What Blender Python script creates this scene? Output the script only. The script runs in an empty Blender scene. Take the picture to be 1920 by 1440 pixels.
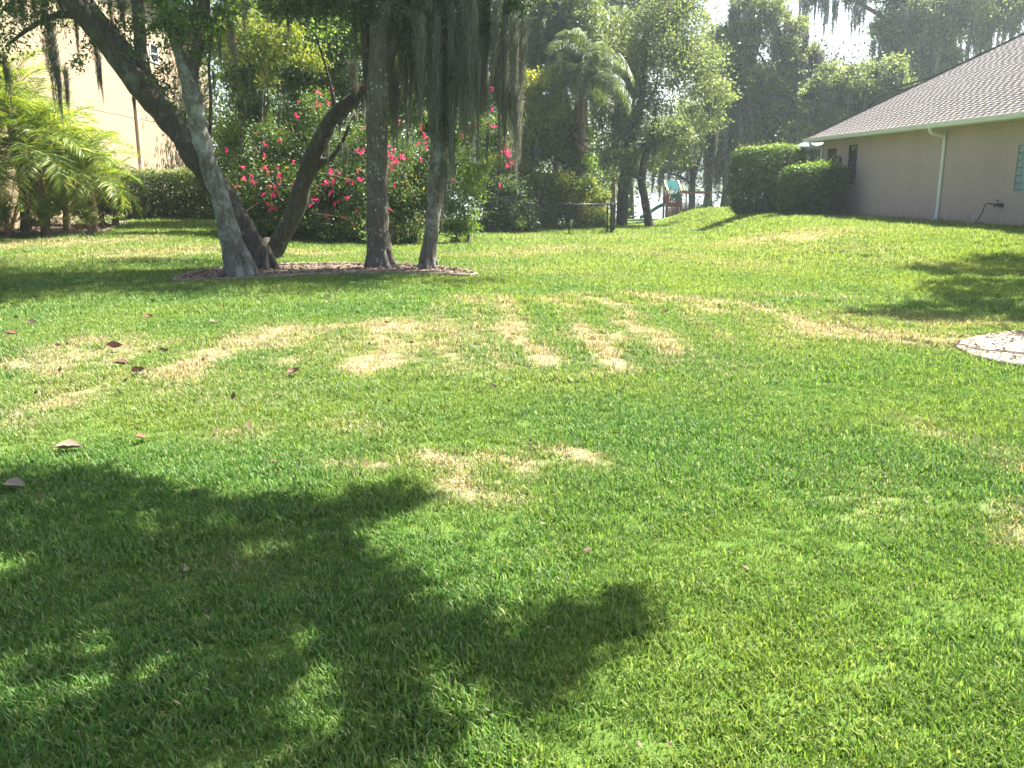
import bpy, math, random
import numpy as np
from mathutils import Vector, noise as mnoise
D2R = math.radians
PI = math.pi
sc = bpy.context.scene
rnd = random.Random(7)
rng = np.random.default_rng(7)

# ------------------------------------------------------------------ camera, world, sun, exposure
CAM_H = 1.6; PITCH = D2R(12.7); FPX = 1640.0
cam_data = bpy.data.cameras.new('camera'); cam = bpy.data.objects.new('camera', cam_data)
sc.collection.objects.link(cam); sc.camera = cam
cam.location = (0, 0, CAM_H); cam.rotation_euler = (PI/2 - PITCH, 0, 0)
cam_data.sensor_width = 36; cam_data.lens = 36*FPX/1920; cam_data.clip_start = 0.05; cam_data.clip_end = 4000
SUN_EL = D2R(55); SUN_AZ = D2R(50)          # azimuth from +Y towards +X
world = bpy.data.worlds.new('World'); sc.world = world; world.use_nodes = True
nt = world.node_tree; nt.nodes.clear()
sky = nt.nodes.new('ShaderNodeTexSky'); sky.sky_type = 'NISHITA'; sky.sun_disc = False
sky.sun_elevation = SUN_EL; sky.sun_rotation = SUN_AZ; sky.air_density = 1.0; sky.dust_density = 3.0; sky.ozone_density = 1.0
bg = nt.nodes.new('ShaderNodeBackground'); bg.inputs[1].default_value = 0.056
wo = nt.nodes.new('ShaderNodeOutputWorld'); nt.links.new(sky.outputs[0], bg.inputs[0]); nt.links.new(bg.outputs[0], wo.inputs[0])
sun_d = bpy.data.lights.new('sun', 'SUN'); sun_d.energy = 5.0; sun_d.angle = D2R(0.5); sun_d.color = (1.0, 0.95, 0.86)
sun = bpy.data.objects.new('sun', sun_d); sc.collection.objects.link(sun)
SUNV = Vector((math.cos(SUN_EL)*math.sin(SUN_AZ), math.cos(SUN_EL)*math.cos(SUN_AZ), math.sin(SUN_EL)))
sun.rotation_euler = SUNV.to_track_quat('Z', 'Y').to_euler(); sun.location = (20, 20, 40)
sc.view_settings.view_transform = 'Standard'; sc.view_settings.look = 'None'
sc.view_settings.gamma = 1; sc.view_settings.use_curve_mapping = False
sc.view_settings.exposure = 2.45
sc.cycles.max_bounces = 6; sc.cycles.transparent_max_bounces = 8; sc.cycles.diffuse_bounces = 3; sc.cycles.transmission_bounces = 4
sc.cycles.caustics_reflective = False; sc.cycles.caustics_refractive = False
sc.cycles.use_denoising = True

# ------------------------------------------------------------------ geometry helpers
def sm(a, b, t):
    u = np.clip((np.asarray(t, float)-a)/(b-a), 0, 1); return u*u*(3-2*u)
def H(x, y):
    mid = -0.3*sm(22, 36, y) - 0.5*sm(36, 65, y) - 1.6*sm(68, 84, y)
    wl = sm(-3, -10, x)*(1-sm(60, 80, y)); wr = sm(7.2, 10.8, x+0.12*(np.maximum(0, 40-np.asarray(y, float))))*(1-sm(44, 66, y))
    left = 0.42*sm(16, 31, y); right = 0.51*sm(13, 22, y)
    return mid*(1-wl)*(1-wr) + left*wl + right*wr
def h(x, y): return float(H(x, y))
CP, SP = math.cos(PITCH), math.sin(PITCH)
def ray(px, py):
    u = (px-960)/FPX; v = (720-py)/FPX
    return Vector((u, CP+v*SP, -SP+v*CP))
def P(px, py, Y):                              # the point on the ray through a photo pixel at world depth Y
    r = ray(px, py); return Vector((0, 0, CAM_H)) + r*(Y/r.y)
def G(px, py, lift=0.0):                       # the point where that ray meets the lawn
    r = ray(px, py); t = 1.5
    while t < 900:
        p = r*t
        if CAM_H+p.z <= h(p.x, p.y): break
        t *= 1.01
    lo, hi = t/1.01, t
    for _ in range(12):
        m = (lo+hi)/2; p = r*m
        if CAM_H+p.z <= h(p.x, p.y): hi = m
        else: lo = m
    p = r*hi
    return Vector((p.x, p.y, h(p.x, p.y)+lift))
def proj(p):
    x, y, z = p[0], p[1], p[2]-CAM_H
    d = y*CP - z*SP; u = y*SP+z*CP
    return (960+FPX*x/d, 720-FPX*u/d) if d > 0.01 else (9999, 9999)

# ------------------------------------------------------------------ object helpers
COL = sc.collection
def setp(o, label=None, cat=None, group=None, kind=None):
    if label: o['label'] = label
    if cat: o['category'] = cat
    if group: o['group'] = group
    if kind: o['kind'] = kind
    return o
def thing(name, label, cat, loc=(0, 0, 0), rz=0, group=None):
    o = bpy.data.objects.new(name, None); COL.objects.link(o); o.location = loc; o.rotation_euler = (0, 0, rz)
    o.empty_display_size = 0.2
    return setp(o, label, cat, group)
def link(name, me, parent=None, loc=None):
    o = bpy.data.objects.new(name, me); COL.objects.link(o)
    if parent is not None: o.parent = parent
    if loc is not None: o.location = loc
    return o
def dup(root, loc, rz=0, scale=None, label=None, group=None):
    r = root.copy(); COL.objects.link(r); r.location = loc; r.rotation_euler = (0, 0, rz)
    if scale is not None: r.scale = scale if hasattr(scale, '__len__') else (scale,)*3
    if label: r['label'] = label
    if group: r['group'] = group
    for ch in list(root.children):
        c = ch.copy(); COL.objects.link(c); c.parent = r
        for g in ch.children:
            d = g.copy(); COL.objects.link(d); d.parent = c
    return r
def np_mesh(name, verts, faces, mat, attr=None, smooth=False, attr_name='tint'):
    """verts (N,3); faces (M,k) all of the same size"""
    me = bpy.data.meshes.new(name)
    verts = np.asarray(verts, np.float32); faces = np.asarray(faces, np.int32)
    M, k = faces.shape
    me.vertices.add(len(verts)); me.vertices.foreach_set('co', verts.ravel())
    me.loops.add(M*k); me.loops.foreach_set('vertex_index', faces.ravel())
    me.polygons.add(M); me.polygons.foreach_set('loop_start', np.arange(0, M*k, k, dtype=np.int32))
    me.update(calc_edges=True)
    if attr is not None:
        a = me.attributes.new(attr_name, 'FLOAT', 'FACE'); a.data.foreach_set('value', np.asarray(attr, np.float32))
    if smooth: me.polygons.foreach_set('use_smooth', np.ones(M, bool))
    if mat: me.materials.append(mat)
    return me
class MB:
    """collects boxes, tubes and prisms into one mesh"""
    def __init__(s): s.v = []; s.f = []
    def add(s, vs, fs):
        n = len(s.v); s.v += [tuple(v) for v in vs]; s.f += [tuple(i+n for i in f) for f in fs]; return s
    def box(s, c, d, rz=0, bev=0):
        cx, cy, cz = c; a, b, e = d[0]/2, d[1]/2, d[2]/2
        co, si = math.cos(rz), math.sin(rz)
        vs = [(cx+x*co-y*si, cy+x*si+y*co, cz+z) for x in (-a, a) for y in (-b, b) for z in (-e, e)]
        return s.add(vs, [(0, 1, 3, 2), (4, 6, 7, 5), (0, 4, 5, 1), (2, 3, 7, 6), (0, 2, 6, 4), (1, 5, 7, 3)])
    def bar(s, p, q, w, d=None):
        p = Vector(p); q = Vector(q); t = (q-p).normalized(); d = d or w
        up = Vector((0, 0, 1)) if abs(t.z) < 0.95 else Vector((0, 1, 0))
        a = t.cross(up).normalized()*w/2; b = t.cross(a).normalized()*d/2
        vs = [e+i*a+j*b for e in (p, q) for i, j in ((-1, -1), (1, -1), (1, 1), (-1, 1))]
        return s.add(vs, [(3, 2, 1, 0), (4, 5, 6, 7), (0, 1, 5, 4), (1, 2, 6, 5), (2, 3, 7, 6), (3, 0, 4, 7)])
    def tube(s, pts, rad, n=10, wob=0.0, seed=0, cap=True):
        pts = [Vector(p) for p in pts]
        if not hasattr(rad, '__len__'): rad = [rad]*len(pts)
        vs = []; fs = []; a = None
        for i, p in enumerate(pts):
            t = (pts[min(i+1, len(pts)-1)]-pts[max(i-1, 0)]).normalized()
            if a is None: a = t.cross(Vector((0, 1, 0.01))).normalized()
            a = (a - t*a.dot(t)).normalized(); b = t.cross(a)
            for k in range(n):
                an = 2*PI*k/n; r = rad[i]
                if wob: r *= 1+wob*(mnoise.noise(Vector((math.cos(an)*1.6+seed, math.sin(an)*1.6, i*0.33+seed*3)))*2+mnoise.noise(Vector((math.cos(an)*4+seed, math.sin(an)*4, i*0.9+seed)))*.8)
                vs.append(p+(a*math.cos(an)+b*math.sin(an))*r)
        for i in range(len(pts)-1):
            for k in range(n):
                fs.append((i*n+k, i*n+(k+1) % n, (i+1)*n+(k+1) % n, (i+1)*n+k))
        if cap:
            fs.append(tuple(range(n))[::-1]); fs.append(tuple(range((len(pts)-1)*n, len(pts)*n)))
        return s.add(vs, fs)
    def mesh(s, name, mat, smooth=False):
        me = bpy.data.meshes.new(name); me.from_pydata(s.v, [], s.f); me.update()
        if mat: me.materials.append(mat)
        if smooth:
            for p in me.polygons: p.use_smooth = True
        return me
    def build(s, name, mat, parent=None, smooth=False): return link(name, s.mesh(name, mat, smooth), parent)
def bevel(o, w=0.01, seg=2):
    m = o.modifiers.new('bevel', 'BEVEL'); m.width = w; m.segments = seg; m.limit_method = 'ANGLE'; return o
def smooth_path(pts, rads, n=6):
    """Catmull-Rom through points with radii"""
    pts = [Vector(p) for p in pts]; out = []; ro = []
    for i in range(len(pts)-1):
        p0, p1, p2, p3 = pts[max(i-1, 0)], pts[i], pts[i+1], pts[min(i+2, len(pts)-1)]
        for k in range(n):
            t = k/n
            out.append(0.5*((2*p1)+(p2-p0)*t+(2*p0-5*p1+4*p2-p3)*t*t+(3*p1-p0-3*p2+p3)*t**3))
            ro.append(rads[i]*(1-t)+rads[i+1]*t)
    out.append(pts[-1]); ro.append(rads[-1]); return out, ro

# ------------------------------------------------------------------ materials
def mat_new(name):
    m = bpy.data.materials.new(name); m.use_nodes = True; m.node_tree.nodes.clear(); return m, m.node_tree
def N(t, typ, **kw):
    n = t.nodes.new(typ)
    for k, v in kw.items():
        if k in n.inputs: n.inputs[k].default_value = v
        else: setattr(n, k, v)
    return n
def ramp(t, fac, stops):
    r = N(t, 'ShaderNodeValToRGB'); e = r.color_ramp.elements
    while len(e) < len(stops): e.new(0.5)
    for i, (p, c) in enumerate(stops):
        e[i].position = p; e[i].color = (*c, 1)
    t.links.new(fac, r.inputs[0]); return r.outputs[0]
def leaf_mat(name, stops, transl=0.35, rough=0.45, tcol=None, spec=0.4):
    m, t = mat_new(name); L = t.links
    at = N(t, 'ShaderNodeAttribute', attribute_name='tint')
    col = ramp(t, at.outputs['Fac'], stops)
    pb = N(t, 'ShaderNodeBsdfPrincipled'); pb.inputs['Roughness'].default_value = rough
    pb.inputs['Specular IOR Level'].default_value = spec
    L.new(col, pb.inputs['Base Color'])
    tr = N(t, 'ShaderNodeBsdfTranslucent')
    hs = N(t, 'ShaderNodeMix', data_type='RGBA', blend_type='MULTIPLY'); hs.inputs[0].default_value = 1
    L.new(col, hs.inputs[6]); hs.inputs[7].default_value = (*(tcol or (1.7, 1.5, 0.6)), 1)
    L.new(hs.outputs[2], tr.inputs[0])
    mx = N(t, 'ShaderNodeMixShader'); mx.inputs[0].default_value = transl
    L.new(pb.outputs[0], mx.inputs[1]); L.new(tr.outputs[0], mx.inputs[2])
    o = N(t, 'ShaderNodeOutputMaterial'); L.new(mx.outputs[0], o.inputs[0]); return m
def plain(name, col, rough=0.6, metal=0.0, var=0.12, scale=3.0, bump=0.0, bscale=40.0, spec=0.4, trans=0.0):
    m, t = mat_new(name); L = t.links
    tc = N(t, 'ShaderNodeTexCoord'); nz = N(t, 'ShaderNodeTexNoise'); nz.inputs['Scale'].default_value = scale; nz.inputs['Detail'].default_value = 6
    L.new(tc.outputs['Object'], nz.inputs['Vector'])
    lo = tuple(c*(1-var) for c in col); hi = tuple(min(1, c*(1+var)) for c in col)
    c = ramp(t, nz.outputs[0], [(0.3, lo), (0.7, hi)])
    if name.endswith('stucco'):                                   # rain splash along the foot and faint run-off streaks
        sx = N(t, 'ShaderNodeSeparateXYZ'); L.new(tc.outputs['Object'], sx.inputs[0]); mp = N(t, 'ShaderNodeMapping'); mp.inputs['Scale'].default_value = (2.5, 2.5, .25); L.new(tc.outputs['Object'], mp.inputs[0])
        n3 = N(t, 'ShaderNodeTexNoise'); n3.inputs['Scale'].default_value = 2; n3.inputs['Detail'].default_value = 8; L.new(mp.outputs[0], n3.inputs['Vector'])
        q1 = N(t, 'ShaderNodeMath', operation='MULTIPLY_ADD'); L.new(n3.outputs[0], q1.inputs[0]); q1.inputs[1].default_value = 1.1; L.new(sx.outputs[2], q1.inputs[2])
        k_ = ramp(t, q1.outputs[0], [(.5, (.8, .77, .74)), (.85, (1, 1, 1))]); st_ = ramp(t, n3.outputs[0], [(.3, (.96, .955, .95)), (.6, (1, 1, 1))])
        for z_ in (k_, st_):
            mm = N(t, 'ShaderNodeMix', data_type='RGBA', blend_type='MULTIPLY'); mm.inputs[0].default_value = 1; L.new(c, mm.inputs[6]); L.new(z_, mm.inputs[7]); c = mm.outputs[2]
    pb = N(t, 'ShaderNodeBsdfPrincipled'); L.new(c, pb.inputs['Base Color'])
    pb.inputs['Roughness'].default_value = rough; pb.inputs['Metallic'].default_value = metal; pb.inputs['Specular IOR Level'].default_value = spec
    if trans: pb.inputs['Transmission Weight'].default_value = trans
    if bump:
        n2 = N(t, 'ShaderNodeTexNoise'); n2.inputs['Scale'].default_value = bscale; n2.inputs['Detail'].default_value = 5
        L.new(tc.outputs['Object'], n2.inputs['Vector'])
        b = N(t, 'ShaderNodeBump'); b.inputs['Strength'].default_value = bump; b.inputs['Distance'].default_value = 0.02
        L.new(n2.outputs[0], b.inputs['Height']); L.new(b.outputs[0], pb.inputs['Normal'])
    o = N(t, 'ShaderNodeOutputMaterial'); L.new(pb.outputs[0], o.inputs[0]); return m
def tint_mat(name, stops, rough=0.9, bump=0.3, bscale=60):
    m, t = mat_new(name); L = t.links
    at = N(t, 'ShaderNodeAttribute', attribute_name='tint'); c = ramp(t, at.outputs['Fac'], stops)
    pb = N(t, 'ShaderNodeBsdfPrincipled'); pb.inputs['Roughness'].default_value = rough; L.new(c, pb.inputs['Base Color'])
    tc = N(t, 'ShaderNodeTexCoord'); n2 = N(t, 'ShaderNodeTexNoise'); n2.inputs['Scale'].default_value = bscale
    L.new(tc.outputs['Object'], n2.inputs['Vector'])
    b = N(t, 'ShaderNodeBump'); b.inputs['Strength'].default_value = bump; b.inputs['Distance'].default_value = 0.01
    L.new(n2.outputs[0], b.inputs['Height']); L.new(b.outputs[0], pb.inputs['Normal'])
    o = N(t, 'ShaderNodeOutputMaterial'); L.new(pb.outputs[0], o.inputs[0]); return m
def bark_mat(name, dark, light, lichen=(0.42, 0.44, 0.38), amount=0.5, spots=True, vs=1.0):
    m, t = mat_new(name); L = t.links
    tc = N(t, 'ShaderNodeTexCoord'); mp = N(t, 'ShaderNodeMapping'); mp.inputs['Scale'].default_value = (9*vs, 9*vs, 2.2*vs)
    L.new(tc.outputs['Object'], mp.inputs[0])
    n1 = N(t, 'ShaderNodeTexNoise'); n1.inputs['Scale'].default_value = 2.2; n1.inputs['Detail'].default_value = 9; n1.inputs['Roughness'].default_value = 0.7
    L.new(mp.outputs[0], n1.inputs['Vector'])
    base = ramp(t, n1.outputs[0], [(0.3, dark), (0.68, light)])
    n2 = N(t, 'ShaderNodeTexNoise'); n2.inputs['Scale'].default_value = 2.6; n2.inputs['Detail'].default_value = 8; n2.inputs['Roughness'].default_value = 0.75
    L.new(tc.outputs['Object'], n2.inputs['Vector'])
    k = ramp(t, n2.outputs[0], [(0.62-amount*0.2, (0, 0, 0)), (0.72-amount*0.15, (1, 1, 1))])
    mx = N(t, 'ShaderNodeMix', data_type='RGBA'); L.new(k, mx.inputs[0]); L.new(base, mx.inputs[6]); mx.inputs[7].default_value = (*[c*0.72 for c in lichen], 1)
    out = mx.outputs[2]
    if spots:
        vo = N(t, 'ShaderNodeTexVoronoi'); vo.inputs['Scale'].default_value = 11; vo.inputs['Randomness'].default_value = 1
        L.new(tc.outputs['Object'], vo.inputs['Vector'])
        sp = N(t, 'ShaderNodeSeparateColor'); L.new(vo.outputs['Color'], sp.inputs[0])
        rr = N(t, 'ShaderNodeMath', operation='MULTIPLY'); L.new(sp.outputs[0], rr.inputs[0]); rr.inputs[1].default_value = 0.36
        r2 = N(t, 'ShaderNodeMath', operation='SUBTRACT'); L.new(rr.outputs[0], r2.inputs[0]); r2.inputs[1].default_value = 0.05
        lt = N(t, 'ShaderNodeMath', operation='LESS_THAN'); L.new(vo.outputs['Distance'], lt.inputs[0]); L.new(r2.outputs[0], lt.inputs[1])
        m2 = N(t, 'ShaderNodeMix', data_type='RGBA'); L.new(lt.outputs[0], m2.inputs[0]); L.new(out, m2.inputs[6]); m2.inputs[7].default_value = (*lichen, 1)
        out = m2.outputs[2]
    pb = N(t, 'ShaderNodeBsdfPrincipled'); pb.inputs['Roughness'].default_value = 0.9; pb.inputs['Specular IOR Level'].default_value = 0.2
    L.new(out, pb.inputs['Base Color'])
    b = N(t, 'ShaderNodeBump'); b.inputs['Strength'].default_value = 1.0; b.inputs['Distance'].default_value = 0.05
    L.new(n1.outputs[0], b.inputs['Height']); L.new(b.outputs[0], pb.inputs['Normal'])
    o = N(t, 'ShaderNodeOutputMaterial'); L.new(pb.outputs[0], o.inputs[0]); return m

LEAF = dict(
    oak=leaf_mat('oak_leaf', [(0, (0.03, 0.065, 0.018)), (0.6, (0.068, 0.13, 0.03)), (0.93, (0.13, 0.21, 0.045)), (1, (0.35, 0.3, 0.04))]),
    bright=leaf_mat('bright_leaf', [(0, (0.05, 0.1, 0.022)), (0.5, (0.1, 0.19, 0.035)), (1, (0.2, 0.31, 0.06))], 0.48),
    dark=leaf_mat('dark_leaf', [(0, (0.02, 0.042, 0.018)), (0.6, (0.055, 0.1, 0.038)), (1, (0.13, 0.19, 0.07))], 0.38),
    grey=leaf_mat('grey_green_leaf', [(0, (0.06, 0.09, 0.052)), (0.5, (0.13, 0.185, 0.1)), (1, (0.25, 0.32, 0.17))], 0.48),
    yellow=leaf_mat('yellow_green_leaf', [(0, (0.08, 0.14, 0.025)), (0.6, (0.16, 0.22, 0.04)), (1, (0.32, 0.3, 0.06))], 0.45),
    hedge=leaf_mat('hedge_leaf', [(0, (0.02, 0.05, 0.01)), (0.6, (0.05, 0.11, 0.018)), (0.85, (0.09, 0.17, 0.025)), (1, (0.22, 0.32, 0.035))], 0.35, 0.4, spec=0.4),  # last stop raised as painted sun glow for the hedge tops
    pale=leaf_mat('pale_hedge_leaf', [(0, (0.05, 0.08, 0.03)), (0.6, (0.11, 0.16, 0.06)), (1, (0.22, 0.26, 0.12))], 0.35),
    palm=leaf_mat('palm_leaflet', [(0, (0.06, 0.12, 0.02)), (0.55, (0.14, 0.22, 0.035)), (0.85, (0.27, 0.33, 0.06)), (1, (0.42, 0.37, 0.12))], 0.45),
    queen=leaf_mat('queen_palm_leaflet', [(0, (0.05, 0.085, 0.045)), (0.7, (0.1, 0.15, 0.075)), (1, (0.18, 0.23, 0.11))], 0.4),
    straw=leaf_mat('dead_frond', [(0, (0.2, 0.15, 0.09)), (1, (0.42, 0.35, 0.24))], 0.25, 0.8, (1.2, 1.1, 0.9)),
    moss=leaf_mat('moss_strand', [(0, (0.085, 0.09, 0.08)), (0.6, (0.18, 0.19, 0.165)), (1, (0.34, 0.345, 0.29))], 0.35, 0.95, (1.15, 1.1, 0.85), 0.1),
    pink=leaf_mat('pink_bract', [(0, (0.55, 0.02, 0.16)), (0.8, (0.8, 0.045, 0.25)), (1, (0.85, 0.1, 0.3))], 0.4, 0.6, (1.1, 1.0, 1.0), 0.2),
    coral=leaf_mat('coral_bract', [(0, (0.55, 0.05, 0.1)), (1, (0.8, 0.14, 0.16))], 0.4, 0.6, (1.1, 1.0, 1.0), 0.2),
    far=leaf_mat('far_leaf', [(0, (0.03, 0.06, 0.03)), (1, (0.08, 0.13, 0.05))], 0.2),
    reed=leaf_mat('reed_blade', [(0, (0.12, 0.17, 0.04)), (0.7, (0.2, 0.28, 0.06)), (1, (0.35, 0.32, 0.12))], 0.35),
    litter=leaf_mat('leaf_litter', [(0, (0.06, 0.042, 0.028)), (0.6, (0.16, 0.11, 0.075)), (1, (0.36, 0.29, 0.21))], 0.1, 0.8, (1, 1, 1), 0.2),
)
M = dict(
    bark=bark_mat('oak_bark', (0.03, 0.026, 0.02), (0.12, 0.1, 0.08), (0.22, 0.23, 0.19), amount=0.4, spots=False),
    bark_pale=bark_mat('lichen_bark', (0.06, 0.053, 0.043), (0.21, 0.19, 0.155), (0.42, 0.43, 0.38), 0.7, spots=False),
    bark_spots=bark_mat('speckled_bark', (0.06, 0.052, 0.042), (0.17, 0.15, 0.12), (0.34, 0.35, 0.31), 0.4),
    bark_dark=bark_mat('dark_bark', (0.03, 0.026, 0.02), (0.11, 0.095, 0.075), amount=0.2, spots=False, vs=0.6),
    twig=plain('twig', (0.14, 0.11, 0.08), 0.9),
    palm_trunk=bark_mat('palm_bark', (0.09, 0.06, 0.04), (0.26, 0.19, 0.13), amount=0.0, spots=False, vs=1.2),
    stucco_pink=plain('taupe_stucco', (0.45, 0.355, 0.32), 0.95, bump=0.35, bscale=70, var=0.05, scale=0.8, spec=0.15),
    stucco_cream=plain('cream_stucco', (0.33, 0.255, 0.17), 0.95, bump=0.3, bscale=60, var=0.04, scale=0.6, spec=0.15),
    band=plain('wall_joint', (0.26, 0.2, 0.15), 0.9),
    white=plain('white_painted_metal', (0.72, 0.72, 0.69), 0.4, var=0.06),
    soffit=plain('soffit_paint', (0.6, 0.57, 0.52), 0.7),
    glass=plain('window_glass', (0.02, 0.025, 0.03), 0.06, spec=0.8, var=0.02),
    gblock=plain('glass_block', (0.25, 0.34, 0.34), 0.12, spec=0.8, var=0.2, scale=9, bump=0.3, bscale=14),
    mortar=plain('block_mortar', (0.5, 0.46, 0.42), 0.9),
    black=plain('black_metal', (0.02, 0.02, 0.02), 0.4, 0.3),
    bronze=plain('dark_bronze', (0.035, 0.03, 0.027), 0.5, 0.4),
    galv=plain('galvanised_wire', (0.05, 0.055, 0.055), 0.5, 0.6),
    greymetal=plain('grey_roof_panel', (0.25, 0.27, 0.3), 0.45, 0.2),
    curb=plain('concrete_curb', (0.2, 0.16, 0.125), 0.95, bump=0.6, bscale=35, var=0.2, scale=5),
    mulch=plain('mulch', (0.13, 0.095, 0.072), 1.0, bump=1.0, bscale=30, var=0.45, scale=14),
    sand=plain('pale_sand_mulch', (0.25, 0.215, 0.165), 1.0, bump=0.8, bscale=30, var=0.3, scale=11),
    redwood=plain('stained_redwood', (0.27, 0.1, 0.055), 0.75, var=0.25, scale=6),
    slide=plain('green_plastic', (0.01, 0.16, 0.1), 0.35, var=0.05),
    tarp=plain('green_canopy_cloth', (0.012, 0.2, 0.14), 0.8, spec=0.15, var=0.06),
    tarp_blue=plain('teal_canopy_cloth', (0.02, 0.11, 0.11), 0.9, spec=0.1, var=0.06),
    yellow=plain('yellow_plastic', (0.7, 0.5, 0.04), 0.45, var=0.05),
    wood=plain('weathered_wood', (0.24, 0.2, 0.16), 0.9, var=0.25, scale=5),
    hose=plain('dark_green_hose', (0.02, 0.04, 0.03), 0.4),
    core=plain('dense_twigs', (0.018, 0.02, 0.01), 1.0, var=0.4, scale=8, spec=0.05),
    brass=plain('aged_brass', (0.07, 0.11, 0.09), 0.5, 0.3),
    brownleaf=plain('dry_leaf', (0.2, 0.11, 0.07), 0.7, var=0.35, scale=30),
    tanleaf=plain('pale_dry_leaf', (0.27, 0.2, 0.145), 0.7, var=0.25, scale=30),
    roofbase=plain('roof_underlay', (0.16, 0.13, 0.12), 0.95),
    shingle=tint_mat('asphalt_shingle', [(0, (0.34, 0.29, 0.255)), (0.5, (0.42, 0.36, 0.32)), (1, (0.5, 0.44, 0.395))], 0.95, 0.5, 90),
)

# ------------------------------------------------------------------ foliage builders (numpy)
def unit(a): return a/np.maximum(np.linalg.norm(a, axis=1, keepdims=True), 1e-9)
def rand_dirs(n): return unit(rng.normal(size=(n, 3)))
def leaf_arrays(pts, L, aspect=0.5, tint=None, droop=0.2, flat=0.0):
    n = len(pts); pts = np.asarray(pts, float)
    d = rand_dirs(n); d[:, 2] = d[:, 2]*(1-flat)-droop; d = unit(d)
    r = rand_dirs(n); r[:, 2] *= (1-flat); s = unit(np.cross(d, r+np.array([0, 0, flat*1.5]))); nn = np.cross(d, s)
    L = (L*rng.uniform(0.65, 1.3, n))[:, None]; W = L*aspect
    v = np.stack([pts-d*L/2, pts+s*W/2+nn*W*0.18-d*L*0.03, pts+d*L/2, pts-s*W/2+nn*W*0.18-d*L*0.03], 1).reshape(-1, 3)
    i = np.arange(n)[:, None]*4
    f = np.stack([i+[0, 1, 2], i+[0, 2, 3]], 1).reshape(-1, 3)
    if tint is None: tint = rng.uniform(0, 1, n)
    return v, f, np.repeat(tint, 2)
def leaf_mesh(name, pts, L, mat, **kw):
    v, f, t = leaf_arrays(pts, L, **kw); return np_mesh(name, v, f, mat, t)
def clump_points(blobs, n, sub=10, spread=0.30, hollow=0.45):
    """blobs: list of (center, radius or (rx,ry,rz)). returns points and tints in two-level clumps"""
    C = np.array([list(b[0]) for b in blobs], float)
    R = np.array([b[1] if hasattr(b[1], '__len__') else (b[1],)*3 for b in blobs], float)
    vol = (R.prod(1))**(2/3); per = np.maximum(1, (n*vol/vol.sum())).astype(int)
    P_, T_ = [], []
    for c, r, k in zip(C, R, per):
        ns = max(2, int(sub)); q = rand_dirs(ns)*(rng.uniform(hollow, 1.0, (ns, 1)))
        sc_ = rng.uniform(0.55, 1.3, ns); tb = rng.uniform(-0.3, 0.3, ns)
        idx = rng.integers(0, ns, k)
        off = rng.normal(size=(k, 3))*spread*sc_[idx][:, None]*np.array([1, 1, 0.7])
        P_.append(c+(q[idx]*0.85+off)*r); T_.append(np.clip(rng.beta(2, 2, k)*0.8+tb[idx]+0.1, 0, 1)**1.0)
    return np.concatenate(P_), np.concatenate(T_)
def crown(name, blobs, n, L, mat, parent=None, sub=10, spread=0.3, hollow=0.45, aspect=0.5, droop=0.2, origin=None, keep=None):
    p, t = clump_points(blobs, n, sub, spread, hollow)
    if keep is not None:
        k = keep(p); p, t = p[k], t[k]
    if origin is not None: p = p-np.array(origin)
    return link(name, leaf_mesh(name, p, L, mat, aspect=aspect, tint=t, droop=droop), parent)
def moss_arrays(n, length, width, strand_w, seg=5, fuzz=6, seed=0, depth=None):
    """a hanging beard of moss: top at the origin, hangs to -length"""
    r = np.random.default_rng(seed); V = []; F = []; T = []; base = 0
    x0 = r.normal(0, 0.32, n)*width; y0 = r.normal(0, 0.32, n)*(depth or width*0.6); env = np.clip(1.1-np.abs(x0/width)*1.1, 0.25, 1)*(0.8+0.2*np.sin(x0/width*11+seed)); z0 = -length*env*r.uniform(0, .8, n)
    ln = length*env*r.uniform(.12, .34, n); x0 = x0*(1+.55*z0/length); y0 = y0*(1+.55*z0/length)
    ang = r.uniform(0, PI, n); ca, sa = np.cos(ang), np.sin(ang)
    ph = r.uniform(0, 6.28, n)
    rows = []
    for k in range(seg+1):
        u = k/seg
        cx = x0*(1-0.35*u)+np.sin(u*11+ph)*0.07*width+r.normal(0, 0.045, n)*width
        cy = y0*(1-0.35*u)+np.cos(u*6+ph)*0.05*width
        cz = z0-ln*u
        w = strand_w*(1.15-u*0.95)*r.uniform(0.6, 1.3, n)
        rows.append(np.stack([np.stack([cx-ca*w/2, cy-sa*w/2, cz], 1), np.stack([cx+ca*w/2, cy+sa*w/2, cz], 1)], 1))
    A = np.stack(rows, 1)                        # n, seg+1, 2, 3
    V = A.reshape(-1, 3); i = (np.arange(n)*(seg+1)*2)[:, None, None]+(np.arange(seg)*2)[None, :, None]
    F = (i+np.array([0, 1, 3, 2])).reshape(-1, 4); tn = r.uniform(0, 1, n)
    T = np.repeat(tn, seg)
    if fuzz:                                     # short curls sticking out along the strands
        m = n*fuzz; j = r.integers(0, n, m); u = r.uniform(0, 1, m)
        c = np.stack([x0[j]*(1-0.35*u), y0[j]*(1-0.35*u), z0[j]-ln[j]*u], 1)+r.normal(0, 0.05, (m, 3))*width
        d = unit(r.normal(size=(m, 3)))*strand_w*2.4; s = unit(r.normal(size=(m, 3)))*strand_w*0.35
        fv = np.stack([c-s, c+s, c+d+s, c+d-s], 1).reshape(-1, 3)
        ff = (np.arange(m)*4)[:, None]+np.arange(4)+len(V)
        V = np.concatenate([V, fv]); F = np.concatenate([F, ff]); T = np.concatenate([T, r.uniform(0, 1, m)])
    return V, F, T
def merge(parts):
    V, F, T, b = [], [], [], 0
    for v, f, t in parts:
        V.append(v); F.append(f+b); T.append(t); b += len(v)
    return np.concatenate(V), np.concatenate(F), np.concatenate(T)
MOSS = []
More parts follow.
